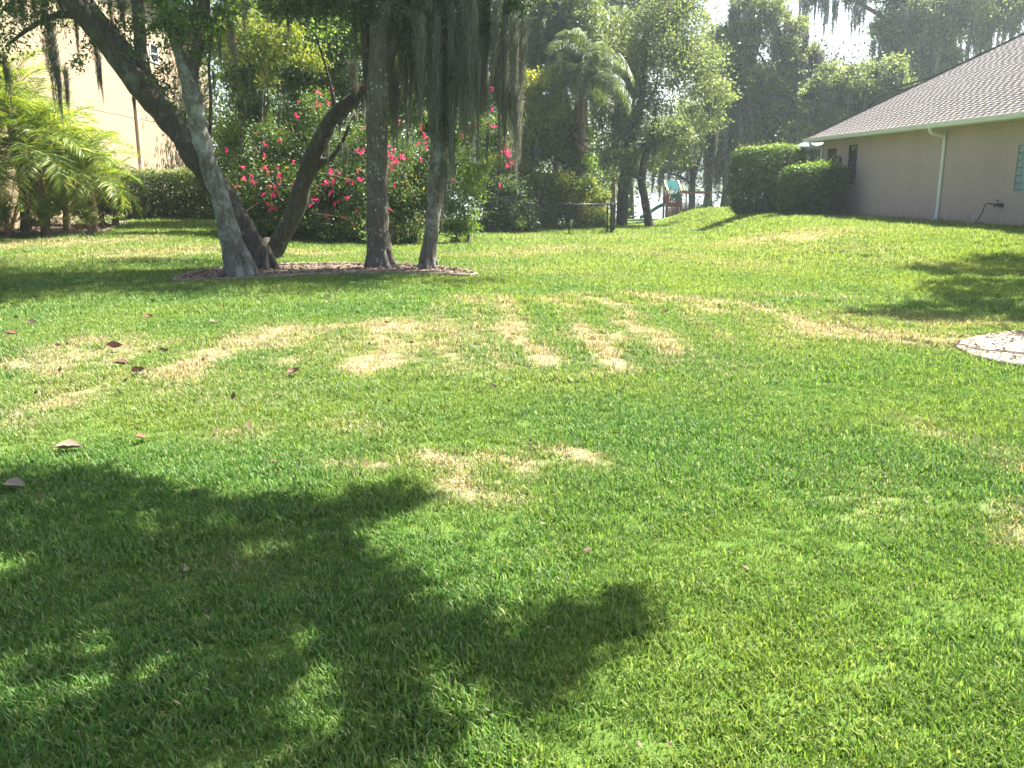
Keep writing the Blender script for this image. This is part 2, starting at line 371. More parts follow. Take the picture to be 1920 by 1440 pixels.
for k in range(7):
    v, f, t = moss_arrays(300, 1.0, 0.19+0.03*(k % 3), 0.0085, seg=5, fuzz=5, seed=k+3)
    MOSS.append(np_mesh('moss_beard', v, f, LEAF['moss'], t))
def beard(parent, p, length, wid=1.0, k=None):
    o = link('moss_beard', MOSS[rnd.randrange(len(MOSS)) if k is None else k % len(MOSS)], parent)
    o.location = Vector(p)-parent.location; o.scale = (wid, wid, length); o.rotation_euler = (rnd.uniform(-.03, .03), rnd.uniform(-.03, .03), rnd.uniform(0, 6.28)); return o
MOSS_FAR = [moss_arrays(60, 1.0, 0.28, 0.035, seg=2, fuzz=2, seed=k+40) for k in range(4)]
def far_moss(name, spots, parent, mat=None):
    parts = []
    for (p, ln, w) in spots:
        v, f, t = MOSS_FAR[rnd.randrange(4)]; a = rnd.uniform(0, 6.28); ca, sa = math.cos(a), math.sin(a)
        vv = np.stack([(v[:, 0]*ca-v[:, 1]*sa)*w+p[0], (v[:, 0]*sa+v[:, 1]*ca)*w+p[1], v[:, 2]*ln+p[2]], 1)
        parts.append((vv, f, np.clip(t+rnd.uniform(-.25, .25), 0, 1)))
    v, f, t = merge(parts); return link(name, np_mesh(name, v, f, mat or LEAF['moss'], t), parent)

# ------------------------------------------------------------------ lawn layout: beds and dry patches
def poly_in(poly, x, y):
    x = np.asarray(x); y = np.asarray(y); c = np.zeros(x.shape, bool); n = len(poly)
    for i in range(n):
        x1, y1 = poly[i][0], poly[i][1]; x2, y2 = poly[(i+1) % n][0], poly[(i+1) % n][1]
        k = ((y1 > y) != (y2 > y)) & (x < (x2-x1)*(y-y1)/(y2-y1+1e-12)+x1); c ^= k
    return c
def closed_curve(pts, n=8):
    pts = [Vector((p[0], p[1], 0)) for p in pts]; out = []; m = len(pts)
    for i in range(m):
        p0, p1, p2, p3 = pts[i-1], pts[i], pts[(i+1) % m], pts[(i+2) % m]
        for k in range(n):
            t = k/n; out.append(0.5*((2*p1)+(p2-p0)*t+(2*p0-5*p1+4*p2-p3)*t*t+(3*p1-p0-3*p2+p3)*t**3))
    return out
ring_pts = closed_curve([G(328, 529), G(400, 527), G(500, 523), G(600, 517), G(700, 515), G(800, 516), G(870, 519), G(893, 517), G(860, 508), G(780, 500), G(690, 497), G(580, 497), G(480, 500), G(400, 508), G(345, 518)], 6)
left_front = [G(-260, 452), G(-60, 444), G(60, 441), G(150, 440), G(195, 437), G(212, 430), G(222, 422)]
left_bed = [(p.x, p.y) for p in left_front]+[(-12.2, 29.5), (-24, 32), (-30, 22)]
right_bed = closed_curve([G(1800, 652), G(1850, 636), G(1930, 628), G(2060, 630), G(2150, 660), G(2060, 705), G(1930, 692), G(1850, 676)], 6)
cap = []
def st(pts, w, a=1.0):
    for (p, q) in zip(pts[:-1], pts[1:]):
        g, k = G(*p), G(*q); cap.append((g.x, g.y, k.x, k.y, w, a))
for pts, w, a in [
    ([(0, 690), (100, 680)], .4, .8), ([(175, 640), (60, 672), (-40, 700)], .2, .8), ([(250, 638), (150, 672), (60, 712)], .2, .7), ([(330, 640), (250, 655), (200, 680)], .2, .8), ([(450, 652), (380, 684), (310, 712)], .26, 1.05), ([(530, 618), (450, 640), (400, 660)], .24, .95), ([(640, 612), (560, 632), (500, 655)], .24, .95), ([(240, 700), (180, 740), (110, 775)], .2, .5),
    ([(600, 618), (655, 612)], .25, .9), ([(650, 640), (600, 665), (560, 690)], .2, .6), ([(360, 700), (300, 750)], .2, .4), ([(730, 600), (715, 640), (690, 690)], .2, .9), ([(770, 600), (765, 650)], .18, .7),
    ([(700, 612), (755, 616)], .26, .9), ([(690, 655), (760, 648)], .24, .7), ([(780, 612), (830, 620)], .3, .7), ([(800, 640), (830, 690)], .2, .7),
    ([(840, 600), (860, 650)], .2, .7), ([(720, 600), (730, 670)], .3, .7), ([(945, 556), (958, 615), (995, 685)], .15, 1.1), ([(880, 556), (900, 568)], .25, .7), ([(1035, 560), (1062, 575)], .25, 1),
    ([(1045, 560), (1075, 615)], .13, .6), ([(1075, 615), (1105, 648), (1140, 695)], .18, 1), ([(900, 575), (905, 640), (915, 690)], .14, .6), ([(840, 570), (825, 640)], .14, .5), ([(1120, 570), (1190, 630), (1240, 690)], .13, .6), ([(1260, 565), (1350, 640)], .13, .5), ([(1390, 590), (1470, 650)], .14, .4), ([(1085, 630), (1130, 640)], .3, .7), ([(1100, 556), (1155, 572)], .22, 1), ([(1165, 585), (1215, 625), (1255, 668)], .16, 1), ([(1190, 553), (1232, 570)], .2, .9),
    ([(1240, 555), (1300, 572), (1350, 592)], .17, 1), ([(1300, 560), (1400, 577), (1470, 598), (1525, 625)], .17, 1), ([(1340, 560), (1460, 590)], .25, .5), ([(1560, 622), (1640, 632), (1740, 640)], .5, 1), ([(1590, 600), (1720, 600)], .5, .6), ([(1740, 610), (1850, 605)], .4, .6),
    ([(1440, 555), (1560, 560)], .4, .45), ([(800, 862), (855, 885)], .11, .85), ([(915, 872), (985, 890)], .1, .8), ([(1045, 862), (1095, 872)], .11, 1.1), ([(650, 862), (715, 878)], .1, .8), ([(850, 905), (880, 925)], .12, .8), ([(940, 925), (960, 920)], .1, .7), ([(470, 800), (490, 800)], .2, .45), ([(670, 798), (700, 805)], .2, .5),
    ([(20, 800), (130, 755)], .3, .6), ([(1730, 790), (1860, 835)], .13, .45), ([(1890, 960), (1910, 1010)], .1, .5), ([(1900, 880), (1915, 870)], .2, .5), ([(1590, 900), (1620, 940)], .2, .25), ([(430, 1040), (490, 1040)], .1, .5),
    ([(-40, 462), (100, 458), (230, 452)], 1.0, .8), ([(230, 480), (380, 470)], 1.2, .7), ([(0, 500), (120, 470)], .6, .3), ([(850, 480), (960, 478), (1050, 465)], 1.0, .6), ([(1160, 472), (1260, 482), (1400, 500)], .9, .4), ([(1410, 452), (1530, 440)], 1.3, .8), ([(530, 474), (600, 478)], .7, .7),
    ([(990, 448), (1200, 448)], 1.2, .5), ([(1450, 470), (1640, 470)], .8, .3), ([(1660, 490), (1800, 500)], .5, .3), ([(700, 690), (1000, 700)], .5, .25), ([(100, 720), (500, 740)], .6, .3), ([(1150, 640), (1400, 700)], .5, .25), ([(820, 500), (1150, 520)], .8, .25)]:
    st(pts, w, a)
CAP = np.array(cap)
def vnoise(x, y, s, seed=0):
    """smooth value noise, vectorised"""
    x = np.asarray(x, float)*s+seed*17.3; y = np.asarray(y, float)*s+seed*9.7
    xi = np.floor(x).astype(int); yi = np.floor(y).astype(int); fx = x-xi; fy = y-yi; fx = fx*fx*(3-2*fx); fy = fy*fy*(3-2*fy)
    def hsh(a, b):
        k = (a*374761393+b*668265263+seed*1442695) & 0xffffffff; k = ((k ^ (k >> 13))*1274126177) & 0xffffffff; return ((k ^ (k >> 16)) & 0xffff)/65535.0
    return (hsh(xi, yi)*(1-fx)+hsh(xi+1, yi)*fx)*(1-fy)+(hsh(xi, yi+1)*(1-fx)+hsh(xi+1, yi+1)*fx)*fy
def dryness(x, y):
    x = np.asarray(x, float); y = np.asarray(y, float); d = np.zeros(x.shape)
    wx = (vnoise(x, y, 1.3, 1)-.5)*.35; wy = (vnoise(x, y, 1.3, 2)-.5)*.5
    X = x+wx; Y = y+wy
    for (ax, ay, bx, by, w, a) in CAP:
        vx, vy = bx-ax, by-ay; t = np.clip(((X-ax)*vx+(Y-ay)*vy)/(vx*vx+vy*vy+1e-9), 0, 1)
        q = np.hypot(X-ax-t*vx, Y-ay-t*vy)/(w*1.2)
        d = np.maximum(d, a*np.exp(-q**1.6))
    br = vnoise(x, y, 2.6, 3)*.45+vnoise(x, y, 7.0, 4)*.35+vnoise(x, y, 19.0, 6)*.2
    return np.clip(d*(0.8+1.2*(br-.42))+0.10*(vnoise(x, y, .5, 5)-.4), 0, 1)
def in_beds(x, y):
    return poly_in(ring_pts, x, y) | poly_in(left_bed, x, y) | poly_in(right_bed, x, y)

# ------------------------------------------------------------------ ground sheet
def ground_mat():
    m, t = mat_new('lawn_ground'); L = t.links
    at = N(t, 'ShaderNodeAttribute', attribute_name='dry'); tc = N(t, 'ShaderNodeTexCoord')
    n1 = N(t, 'ShaderNodeTexNoise'); n1.inputs['Scale'].default_value = 0.9; n1.inputs['Detail'].default_value = 8
    n2 = N(t, 'ShaderNodeTexNoise'); n2.inputs['Scale'].default_value = 14; n2.inputs['Detail'].default_value = 6; n2.inputs['Roughness'].default_value = 0.8
    for n in (n1, n2): L.new(tc.outputs['Object'], n.inputs['Vector'])
    ad = N(t, 'ShaderNodeMath', operation='ADD'); L.new(n1.outputs[0], ad.inputs[0]); L.new(n2.outputs[0], ad.inputs[1])
    hf = N(t, 'ShaderNodeMath', operation='MULTIPLY'); L.new(ad.outputs[0], hf.inputs[0]); hf.inputs[1].default_value = 0.5
    g = ramp(t, hf.outputs[0], [(0.35, (0.06, 0.105, 0.022)), (0.65, (0.12, 0.2, 0.035))])
    s = ramp(t, n2.outputs[0], [(0.3, (0.16, 0.125, 0.08)), (0.7, (0.4, 0.33, 0.22))])
    mx = N(t, 'ShaderNodeMix', data_type='RGBA'); L.new(at.outputs['Fac'], mx.inputs[0]); L.new(g, mx.inputs[6]); L.new(s, mx.inputs[7])
    pb = N(t, 'ShaderNodeBsdfPrincipled'); pb.inputs['Roughness'].default_value = 0.95; pb.inputs['Specular IOR Level'].default_value = 0.1
    L.new(mx.outputs[2], pb.inputs['Base Color'])
    b = N(t, 'ShaderNodeBump'); b.inputs['Strength'].default_value = 0.8; b.inputs['Distance'].default_value = 0.05
    L.new(n2.outputs[0], b.inputs['Height']); L.new(b.outputs[0], pb.inputs['Normal'])
    o = N(t, 'ShaderNodeOutputMaterial'); L.new(pb.outputs[0], o.inputs[0]); return m
def grow(a, step, end, f=1.12):
    out = [a]
    while out[-1] < end: out.append(out[-1]+step); step *= f
    return out
xs = np.arange(-12, 12.01, 0.1); xr = np.array(grow(12.1, 0.12, 900)); xs = np.concatenate([-xr[::-1], xs, xr])
ys = np.concatenate([-np.array(grow(-1.4, 0.2, 60, 1.3))[::-1], np.arange(1.5, 20, 0.1), np.array(grow(20, 0.12, 1500, 1.035))])
XX, YY = np.meshgrid(xs, ys); ZZ = H(XX, YY)-0.4*sm(84, 92, YY)+1.4*sm(500, 522, YY)
ZZ -= 0.03*(YY < 50)*0
nx, ny = len(xs), len(ys)
ii = (np.arange(ny-1)[:, None]*nx+np.arange(nx-1)[None, :]).ravel()
F = np.stack([ii, ii+1, ii+1+nx, ii+nx], 1)
me = np_mesh('ground', np.stack([XX.ravel(), YY.ravel(), ZZ.ravel()], 1), F, ground_mat(), smooth=True)
a = me.attributes.new('dry', 'FLOAT', 'POINT'); a.data.foreach_set('value', dryness(XX.ravel(), YY.ravel()).astype(np.float32))
setp(link('ground', me), kind='structure')

# ------------------------------------------------------------------ lake
m, t = mat_new('lake_water')
pb = N(t, 'ShaderNodeBsdfPrincipled'); pb.inputs['Base Color'].default_value = (0.2, 0.24, 0.27, 1); pb.inputs['Roughness'].default_value = 0.12
wv = N(t, 'ShaderNodeTexNoise'); wv.inputs['Scale'].default_value = 1.2; tc = N(t, 'ShaderNodeTexCoord'); t.links.new(tc.outputs['Object'], wv.inputs['Vector'])
b = N(t, 'ShaderNodeBump'); b.inputs['Strength'].default_value = 0.4; b.inputs['Distance'].default_value = 0.15; t.links.new(wv.outputs[0], b.inputs['Height']); t.links.new(b.outputs[0], pb.inputs['Normal'])
o = N(t, 'ShaderNodeOutputMaterial'); t.links.new(pb.outputs[0], o.inputs[0])
gx, gy = np.meshgrid(np.linspace(-600, 700, 30), np.linspace(76, 516, 30))
ii = (np.arange(29)[:, None]*30+np.arange(29)[None, :]).ravel()
setp(link('lake', np_mesh('lake', np.stack([gx.ravel(), gy.ravel(), np.full(900, -2.1)], 1), np.stack([ii, ii+1, ii+31, ii+30], 1), m)), kind='structure')

# ------------------------------------------------------------------ grass
def grass_mat():
    m, t = mat_new('grass_blade'); L = t.links
    ti = N(t, 'ShaderNodeAttribute', attribute_name='tint')
    dr = N(t, 'ShaderNodeAttribute', attribute_name='dry', attribute_type='INSTANCER')
    hu = N(t, 'ShaderNodeAttribute', attribute_name='hue', attribute_type='INSTANCER')
    md = N(t, 'ShaderNodeMath', operation='MULTIPLY'); L.new(ti.outputs['Fac'], md.inputs[0]); md.inputs[1].default_value = 7.31
    fr = N(t, 'ShaderNodeMath', operation='FRACT'); L.new(md.outputs[0], fr.inputs[0])
    gr = ramp(t, fr.outputs[0], [(0, (0.04, 0.11, 0.018)), (0.5, (0.085, 0.19, 0.036)), (0.88, (0.15, 0.27, 0.07)), (0.965, (0.26, 0.34, 0.14)), (1, (0.4, 0.34, 0.2))])
    yl = ramp(t, fr.outputs[0], [(0, (0.11, 0.17, 0.025)), (0.5, (0.19, 0.27, 0.045)), (1, (0.3, 0.36, 0.09))])
    g2 = N(t, 'ShaderNodeMix', data_type='RGBA'); L.new(hu.outputs['Fac'], g2.inputs[0]); L.new(gr, g2.inputs[6]); L.new(yl, g2.inputs[7])
    sr = ramp(t, fr.outputs[0], [(0, (0.2, 0.15, 0.1)), (0.5, (0.4, 0.31, 0.21)), (1, (0.55, 0.46, 0.35))])
    sub = N(t, 'ShaderNodeMath', operation='SUBTRACT'); L.new(dr.outputs['Fac'], sub.inputs[0]); L.new(ti.outputs['Fac'], sub.inputs[1])
    mu = N(t, 'ShaderNodeMath', operation='MULTIPLY_ADD', use_clamp=True); L.new(sub.outputs[0], mu.inputs[0]); mu.inputs[1].default_value = 2.2; mu.inputs[2].default_value = 0.35
    mx = N(t, 'ShaderNodeMix', data_type='RGBA'); L.new(mu.outputs[0], mx.inputs[0]); L.new(g2.outputs[2], mx.inputs[6]); L.new(sr, mx.inputs[7])
    pb = N(t, 'ShaderNodeBsdfPrincipled'); pb.inputs['Roughness'].default_value = 0.45; pb.inputs['Specular IOR Level'].default_value = 0.28
    L.new(mx.outputs[2], pb.inputs['Base Color'])
    tm = N(t, 'ShaderNodeMix', data_type='RGBA', blend_type='MULTIPLY'); tm.inputs[0].default_value = 1; L.new(mx.outputs[2], tm.inputs[6]); tm.inputs[7].default_value = (1.3, 1.3, 0.7, 1)
    tr = N(t, 'ShaderNodeBsdfTranslucent'); L.new(tm.outputs[2], tr.inputs[0])
    ms = N(t, 'ShaderNodeMixShader'); ms.inputs[0].default_value = 0.4; L.new(pb.outputs[0], ms.inputs[1]); L.new(tr.outputs[0], ms.inputs[2])
    o = N(t, 'ShaderNodeOutputMaterial'); L.new(ms.outputs[0], o.inputs[0]); return m
GRASS = grass_mat()
def tuft(k, n, rad, hgt, w, flat=0.0):
    r = np.random.default_rng(100+k)
    x = r.normal(0, rad*.5, n); y = r.normal(0, rad*.5, n); a = r.uniform(0, 2*PI, n)
    lean = r.uniform(0.1, 0.95, n)**0.8+flat*0.3; hh = hgt*r.uniform(0.45, 1.15, n)*(1-flat*.3); L_ = hh*1.15
    d = np.stack([np.cos(a), np.sin(a), a*0], 1); s = np.stack([-np.sin(a), np.cos(a), a*0], 1)
    tw = r.uniform(-.5, .5, n)[:, None]; s = unit(s+d*tw); W = (w*r.uniform(.35, 1.5, n))[:, None]/2
    p0 = np.stack([x, y, x*0-0.008], 1)
    l1 = (lean*0.35)[:, None]; l2 = lean[:, None]; up = np.array([0, 0, 1.])
    p1 = p0+unit(d*l1+up)*(L_*0.5)[:, None]; p2 = p1+unit(d*l2*1.4+up*(1-l2*.55))*(L_*0.5)[:, None]
    V = np.stack([p0-s*W*.7, p0+s*W*.7, p1-s*W, p1+s*W, p2], 1).reshape(-1, 3)
    i = (np.arange(n)*5)[:, None]
    Fq = np.stack([i+[0, 1, 3], i+[0, 3, 2], i+[2, 3, 4]], 1).reshape(-1, 3)
    t = r.uniform(0.02, 1, n)
    return link_none('grass_tuft', np_mesh('grass_tuft', V, Fq, GRASS, np.repeat(t, 3)))
def link_none(name, me): return bpy.data.objects.new(name, me)
tcol = bpy.data.collections.new('grass_tufts')
NT = 8
for k in range(NT):
    o = tuft(k, 40 if k < 6 else 30, 0.085, (0.05, 0.062, 0.042, 0.066, 0.052, 0.046, 0.03, 0.034)[k], 0.0068, flat=0.0 if k < 6 else 0.8)
    tcol.objects.link(o)
def scatter_grass():
    bands = [(1.7, 4, 620, .7), (4, 7, 460, .76), (7, 11, 260, .96), (11, 17, 130, 1.25), (17, 27, 62, 1.7), (27, 50, 22, 2.4)]
    PX, SC = [], []
    for (a, b_, den, s_) in bands:
        wmax = 0.66*b_+1.2; n = int((b_-a)*2*wmax*den)
        y = rng.uniform(a, b_, n); x = rng.uniform(-wmax, wmax, n); k = np.abs(x) < 0.62*y+1.0
        x, y = x[k], y[k]; PX.append(np.stack([x, y], 1)); SC.append(s_*rng.uniform(.8, 1.2, len(x))*(1+0.5*(vnoise(x, y, 1.7, 8)-.5)+.5*(vnoise(x, y, 6.0, 9)-.5)))
    p = np.concatenate(PX); s = np.concatenate(SC)
    k = ~in_beds(p[:, 0], p[:, 1]); p, s = p[k], s[k]
    z = H(p[:, 0], p[:, 1]); dry = dryness(p[:, 0], p[:, 1])
    hue = np.clip(.12+.75*sm(5, 20, p[:, 1])*(0.4+0.6*sm(-4, 6, p[:, 0]))+.9*(vnoise(p[:, 0], p[:, 1],   .9, 11)-.42)+.3*(vnoise(p[:, 0], p[:, 1], 4., 12)-.5), 0, 1)
    me = bpy.data.meshes.new('grass'); me.vertices.add(len(p)); me.vertices.foreach_set('co', np.stack([p[:, 0], p[:, 1], z], 1).astype(np.float32).ravel())
    pick = rng.integers(0, 6, len(p)); pick[(dry > .45) & (rng.uniform(0, 1, len(p)) < .75)] = 6+rng.integers(0, 2)
    for nm, val in (('dry', dry), ('hue', hue), ('scl', s), ('rot', rng.uniform(0, 6.28, len(p)))):
        a = me.attributes.new(nm, 'FLOAT', 'POINT'); a.data.foreach_set('value', val.astype(np.float32))
    a = me.attributes.new('pick', 'INT', 'POINT'); a.data.foreach_set('value', pick.astype(np.int32))
    me.materials.append(GRASS)
    ob = setp(link('grass', me), 'mown green lawn grass with straw coloured dead patches', 'grass', kind='stuff')
    g = bpy.data.node_groups.new('grass_scatter', 'GeometryNodeTree')
    g.interface.new_socket('Geometry', in_out='INPUT', socket_type='NodeSocketGeometry'); g.interface.new_socket('Geometry', in_out='OUTPUT', socket_type='NodeSocketGeometry')
    gi = g.nodes.new('NodeGroupInput'); go = g.nodes.new('NodeGroupOutput'); ip = g.nodes.new('GeometryNodeInstanceOnPoints')
    ci = g.nodes.new('GeometryNodeCollectionInfo'); ci.inputs['Collection'].default_value = tcol; ci.inputs['Separate Children'].default_value = True; ci.inputs['Reset Children'].default_value = True
    def na(nm, ty='FLOAT'):
        q = g.nodes.new('GeometryNodeInputNamedAttribute'); q.data_type = ty; q.inputs['Name'].default_value = nm; return q.outputs[0]
    cx = g.nodes.new('ShaderNodeCombineXYZ'); g.links.new(na('rot'), cx.inputs[2])
    g.links.new(gi.outputs[0], ip.inputs['Points']); g.links.new(ci.outputs[0], ip.inputs['Instance']); ip.inputs['Pick Instance'].default_value = True
    g.links.new(na('pick', 'INT'), ip.inputs['Instance Index']); g.links.new(cx.outputs[0], ip.inputs['Rotation']); g.links.new(na('scl'), ip.inputs['Scale'])
    g.links.new(ip.outputs[0], go.inputs[0])
    md = ob.modifiers.new('scatter', 'NODES'); md.node_group = g
    print('grass tufts', len(p))
scatter_grass()

# ------------------------------------------------------------------ garden beds, curbs and litter
def bed(name, poly, mat, lift=0.03, mound=0.05):
    cx = sum(p[0] for p in poly)/len(poly); cy = sum(p[1] for p in poly)/len(poly)
    V = []; n = len(poly); rings = (1.0, 0.97, 0.8, 0.55, 0.3)
    for q, s in enumerate(rings):
        for p in poly:
            x = cx+(p[0]-cx)*s; y = cy+(p[1]-cy)*s
            V.append((x, y, h(x, y)+(-0.05 if q == 0 else lift+mound*(1-s)+0.02*mnoise.noise(Vector((x*4, y*4, 0))))))
    V.append((cx, cy, h(cx, cy)+lift+mound*.8)); Fq = []
    for q in range(len(rings)-1):
        for k in range(n): Fq.append((q*n+k, q*n+(k+1) % n, (q+1)*n+(k+1) % n, (q+1)*n+k))
    for k in range(n): Fq.append(((len(rings)-1)*n+k, (len(rings)-1)*n+(k+1) % n, len(V)-1))
    me = bpy.data.meshes.new(name); me.from_pydata(V, [], Fq); me.materials.append(mat)
    return setp(link(name, me), kind='structure')
def curb(root, pts, w=0.11, hh=0.09, seg=0.55, closed=False):
    """a concrete edging laid as separate blocks with thin joints"""
    L_ = []; pts = [Vector((p[0], p[1], 0)) for p in pts]
    if closed: pts = pts+[pts[0]]
    tot = sum((b-a).length for a, b in zip(pts[:-1], pts[1:])); n = max(1, int(tot/seg)); step = tot/n
    def at(s):
        for a, b in zip(pts[:-1], pts[1:]):
            l = (b-a).length
            if s <= l or b is pts[-1]: return a+(b-a)*min(1, s/max(l, 1e-6))
            s -= l
    for k in range(n):
        m_ = MB(); sub = 3; prev = None; rows = []
        for j in range(sub+1):
            s = k*step+0.006+(step-0.012)*j/sub; p = at(s); q = at(min(s+0.05, tot)); r = at(max(s-0.05, 0)); t = (q-r).normalized(); nn = Vector((-t.y, t.x, 0))
            z = h(p.x, p.y); row = []
            for (o_, zz) in ((-w/2, -0.05), (-w/2, hh*.7), (-w*.3, hh), (w*.3, hh), (w/2, hh*.7), (w/2, -0.05)):
                c = p+nn*o_; row.append((c.x, c.y, z+zz+0.004*math.sin(k*3.1)))
            rows.append(row)
        vs = [v for r_ in rows for v in r_]; fs = []
        for j in range(sub):
            for i in range(5): fs.append((j*6+i, j*6+i+1, (j+1)*6+i+1, (j+1)*6+i))
        fs.append(tuple(range(6))); fs.append(tuple(range(sub*6, sub*6+6))[::-1])
        m_.add(vs, fs).build('curb_block', M['curb'], root)
def litter(name, test, box, n, L, label, mat='litter', up=0.05, tlo=0.0):
    x = rng.uniform(box[0], box[1], n); y = rng.uniform(box[2], box[3], n); k = test(x+rng.normal(0, .07, n), y+rng.normal(0, .09, n)); x, y = x[k], y[k]
    z = H(x, y)+up+rng.uniform(0, .03, len(x))
    o = link(name, leaf_mesh(name, np.stack([x, y, z], 1), L, LEAF[mat], aspect=.45, flat=.75, droop=0, tint=rng.uniform(tlo, 1, len(x))))
    return setp(o, label, 'leaf litter', kind='stuff')
bed('tree_bed_soil', ring_pts, M['mulch'], .01, .03)
c = thing('bed_edging', 'low concrete edging round the mulch bed at the foot of the oak trunks', 'garden edging'); curb(c, ring_pts, w=.08, hh=.055, closed=True)
litter('bed_litter', lambda x, y: poly_in(ring_pts, x, y), (-8, 2, 13, 21), 9000, 0.075, 'brown fallen leaves and bark chips inside the oak bed')
bed('left_bed_soil', left_bed, M['mulch'], 0.03, 0.0)
c = thing('bed_edging', 'curved concrete edging in front of the palm bed beside the cream house', 'garden edging'); curb(c, left_front, seg=0.8)
litter('palm_bed_litter', lambda x, y: poly_in(left_bed, x, y), (-24, -9, 20, 30), 12000, 0.1, 'reddish brown leaf litter under the yellow green palms')
bed('right_bed_soil', right_bed, M['sand'], 0.025, 0.05)
c = thing('bed_edging', 'low stone edging round the sandy mulch bed at the right edge of the lawn', 'garden edging'); curb(c, right_bed, w=.1, hh=.045, seg=0.35, closed=True)
litter('sand_bed_litter', lambda x, y: poly_in(right_bed, x, y), (3, 9, 6, 11), 9000, 0.05, 'pale dry twigs and needles on the sandy bed', tlo=.1, up=.055)
hl = [G(222, 420), G(262, 415.5), G(320, 417), G(360, 420), G(415, 425), G(440, 430)]
c = thing('bed_edging', 'thin pale edging in front of the pale clipped hedge by the cream wall', 'garden edging'); curb(c, hl, w=.12, hh=.07, seg=0.9)

# ------------------------------------------------------------------ taupe house on the right
HX, HY, HA = 12.37, 36.0, math.atan(0.1098); PAD = 0.5
house = thing('house', 'single storey taupe stucco house with brown shingle hip roof and white gutter', 'house', (HX, HY, PAD), HA)
ca, sa = math.cos(HA), math.sin(HA)
def hw(x, y, z): return Vector((HX+x*ca-y*sa, HY+x*sa+y*ca, PAD+z))
def wall_y(px, z=1.2, x=0.0):                                  # where along the left wall a photo column falls
    lo, hi = -24.0, 2.0
    for _ in range(40):
        m_ = (lo+hi)/2
        if proj(hw(x, m_, z))[0] > px: lo = m_
        else: hi = m_
    return lo
EAVE = 2.84; OV = 0.5; SL = 0.62; WID = 14.0; LEN = 24.0; THK = 0.2
y_w1a, y_w1b = wall_y(1607, 2.2), wall_y(1590, 2.2)
y_da, y_db = wall_y(1567, 2), wall_y(1549, 2)
y_ga = wall_y(1904, 1.5); y_gb = y_ga-1.2
holes = sorted([(y_gb, y_ga, 1.0, 2.2), (y_w1a, y_w1b, 1.2, 2.62), (y_da, y_db, 0.05, 2.55)])
w = MB(); cur = -LEN
for (a_, b_, z0, z1) in holes:
    w.box((THK/2, (cur+a_)/2, EAVE/2-.3), (THK, a_-cur, EAVE+.6))
    w.box((THK/2, (a_+b_)/2, (z0-.6)/2), (THK, b_-a_, z0+.6)); w.box((THK/2, (a_+b_)/2, (z1+EAVE)/2), (THK, b_-a_, EAVE-z1)); cur = b_
w.box((THK/2, cur/2, EAVE/2-.3), (THK, -cur, EAVE+.6))
w.build('wall', M['stucco_pink'], house)
w = MB(); w.box((WID/2+THK/2, -THK/2, EAVE/2-.3), (WID-THK, THK, EAVE+.6)); w.box((WID/2+THK/2, -LEN+THK/2, EAVE/2-.3), (WID-THK, THK, EAVE+.6)); w.box((WID-THK/2, -LEN/2, EAVE/2-.3), (THK, LEN-2*THK-.002, EAVE+.6))
w.build('wall', M['stucco_pink'], house)
# roof body
RZ = EAVE+0.14; half = WID/2+OV; top = RZ+half*SL
y0, y1 = -LEN-OV, OV
rb = MB(); v = [(-OV, y0, RZ), (WID+OV, y0, RZ), (WID+OV, y1, RZ), (-OV, y1, RZ), (WID/2, y1-half, top), (WID/2, y0+half, top)]
rb.add(v+[(p[0], p[1], RZ-.12) for p in v[:4]], [(0, 3, 4, 5)[::-1], (3, 2, 4)[::-1], (2, 1, 5, 4)[::-1], (1, 0, 5)[::-1], (9, 8, 7, 6)[::-1], (0, 1, 7, 6), (1, 2, 8, 7), (2, 3, 9, 8), (3, 0, 6, 9)])
roof = rb.build('roof', M['roofbase'], house)
# shingles: courses of separate tabs, stepped over one another, clipped along the hip
L1 = math.hypot(1, SL); EXP = 0.145; TW = 0.32; tabs = []; TG = .003
rows = int(half*L1/EXP)
for r in range(rows):
    u0 = r*EXP; u1 = u0+EXP*1.12; x0_ = -OV+u0/L1; hip = u0/L1
    ya, yb = y1-hip, y0+hip; k = 0; off_ = 0 if r == 0 else rnd.uniform(.05, TW-.03); y = ya-off_
    if off_: tabs.append((u0, u1, ya, ya-off_+TG, True))
    while y > yb:
        tabs.append((u0, u1, y, max(yb, y-TW+TG), y == ya)); y -= TW
def tabgeo(t_, rz=None):
    u0, u1, a_, b_, edge = t_
    th = 0.011+0.0015*rnd.random(); dy = (u1-u0)/L1 if edge else 0
    def q(u, y, lift): return (-OV-0.03+u/L1-lift*SL/L1, y, RZ+.012+u*SL/L1+lift/L1-0.03*SL)
    vs = [q(u0, a_, 0), q(u0, b_, 0), q(u0, b_, th), q(u0, a_, th), q(u1, a_-dy, th-.009), q(u1, b_, th-.009), q(u1, a_-dy, -.004), q(u1, b_, -.004)]
    fs = [(0, 1, 2, 3), (3, 2, 5, 4), (0, 3, 4, 6), (1, 7, 5, 2)]; return vs, fs
def tabsize(t_):
    c_ = hw(-OV+t_[0]/L1, (t_[2]+t_[3])/2, RZ+t_[0]*SL/L1); q_ = proj(c_)
    return (c_-Vector((0, 0, 1.6))).length + (0 if -10 < q_[0] < 1935 and -20 < q_[1] < 1440 else 500)
order = sorted(range(len(tabs)), key=lambda i: tabsize(tabs[i])); single = set()
V = []; Fq = []; T = []
shm = {}
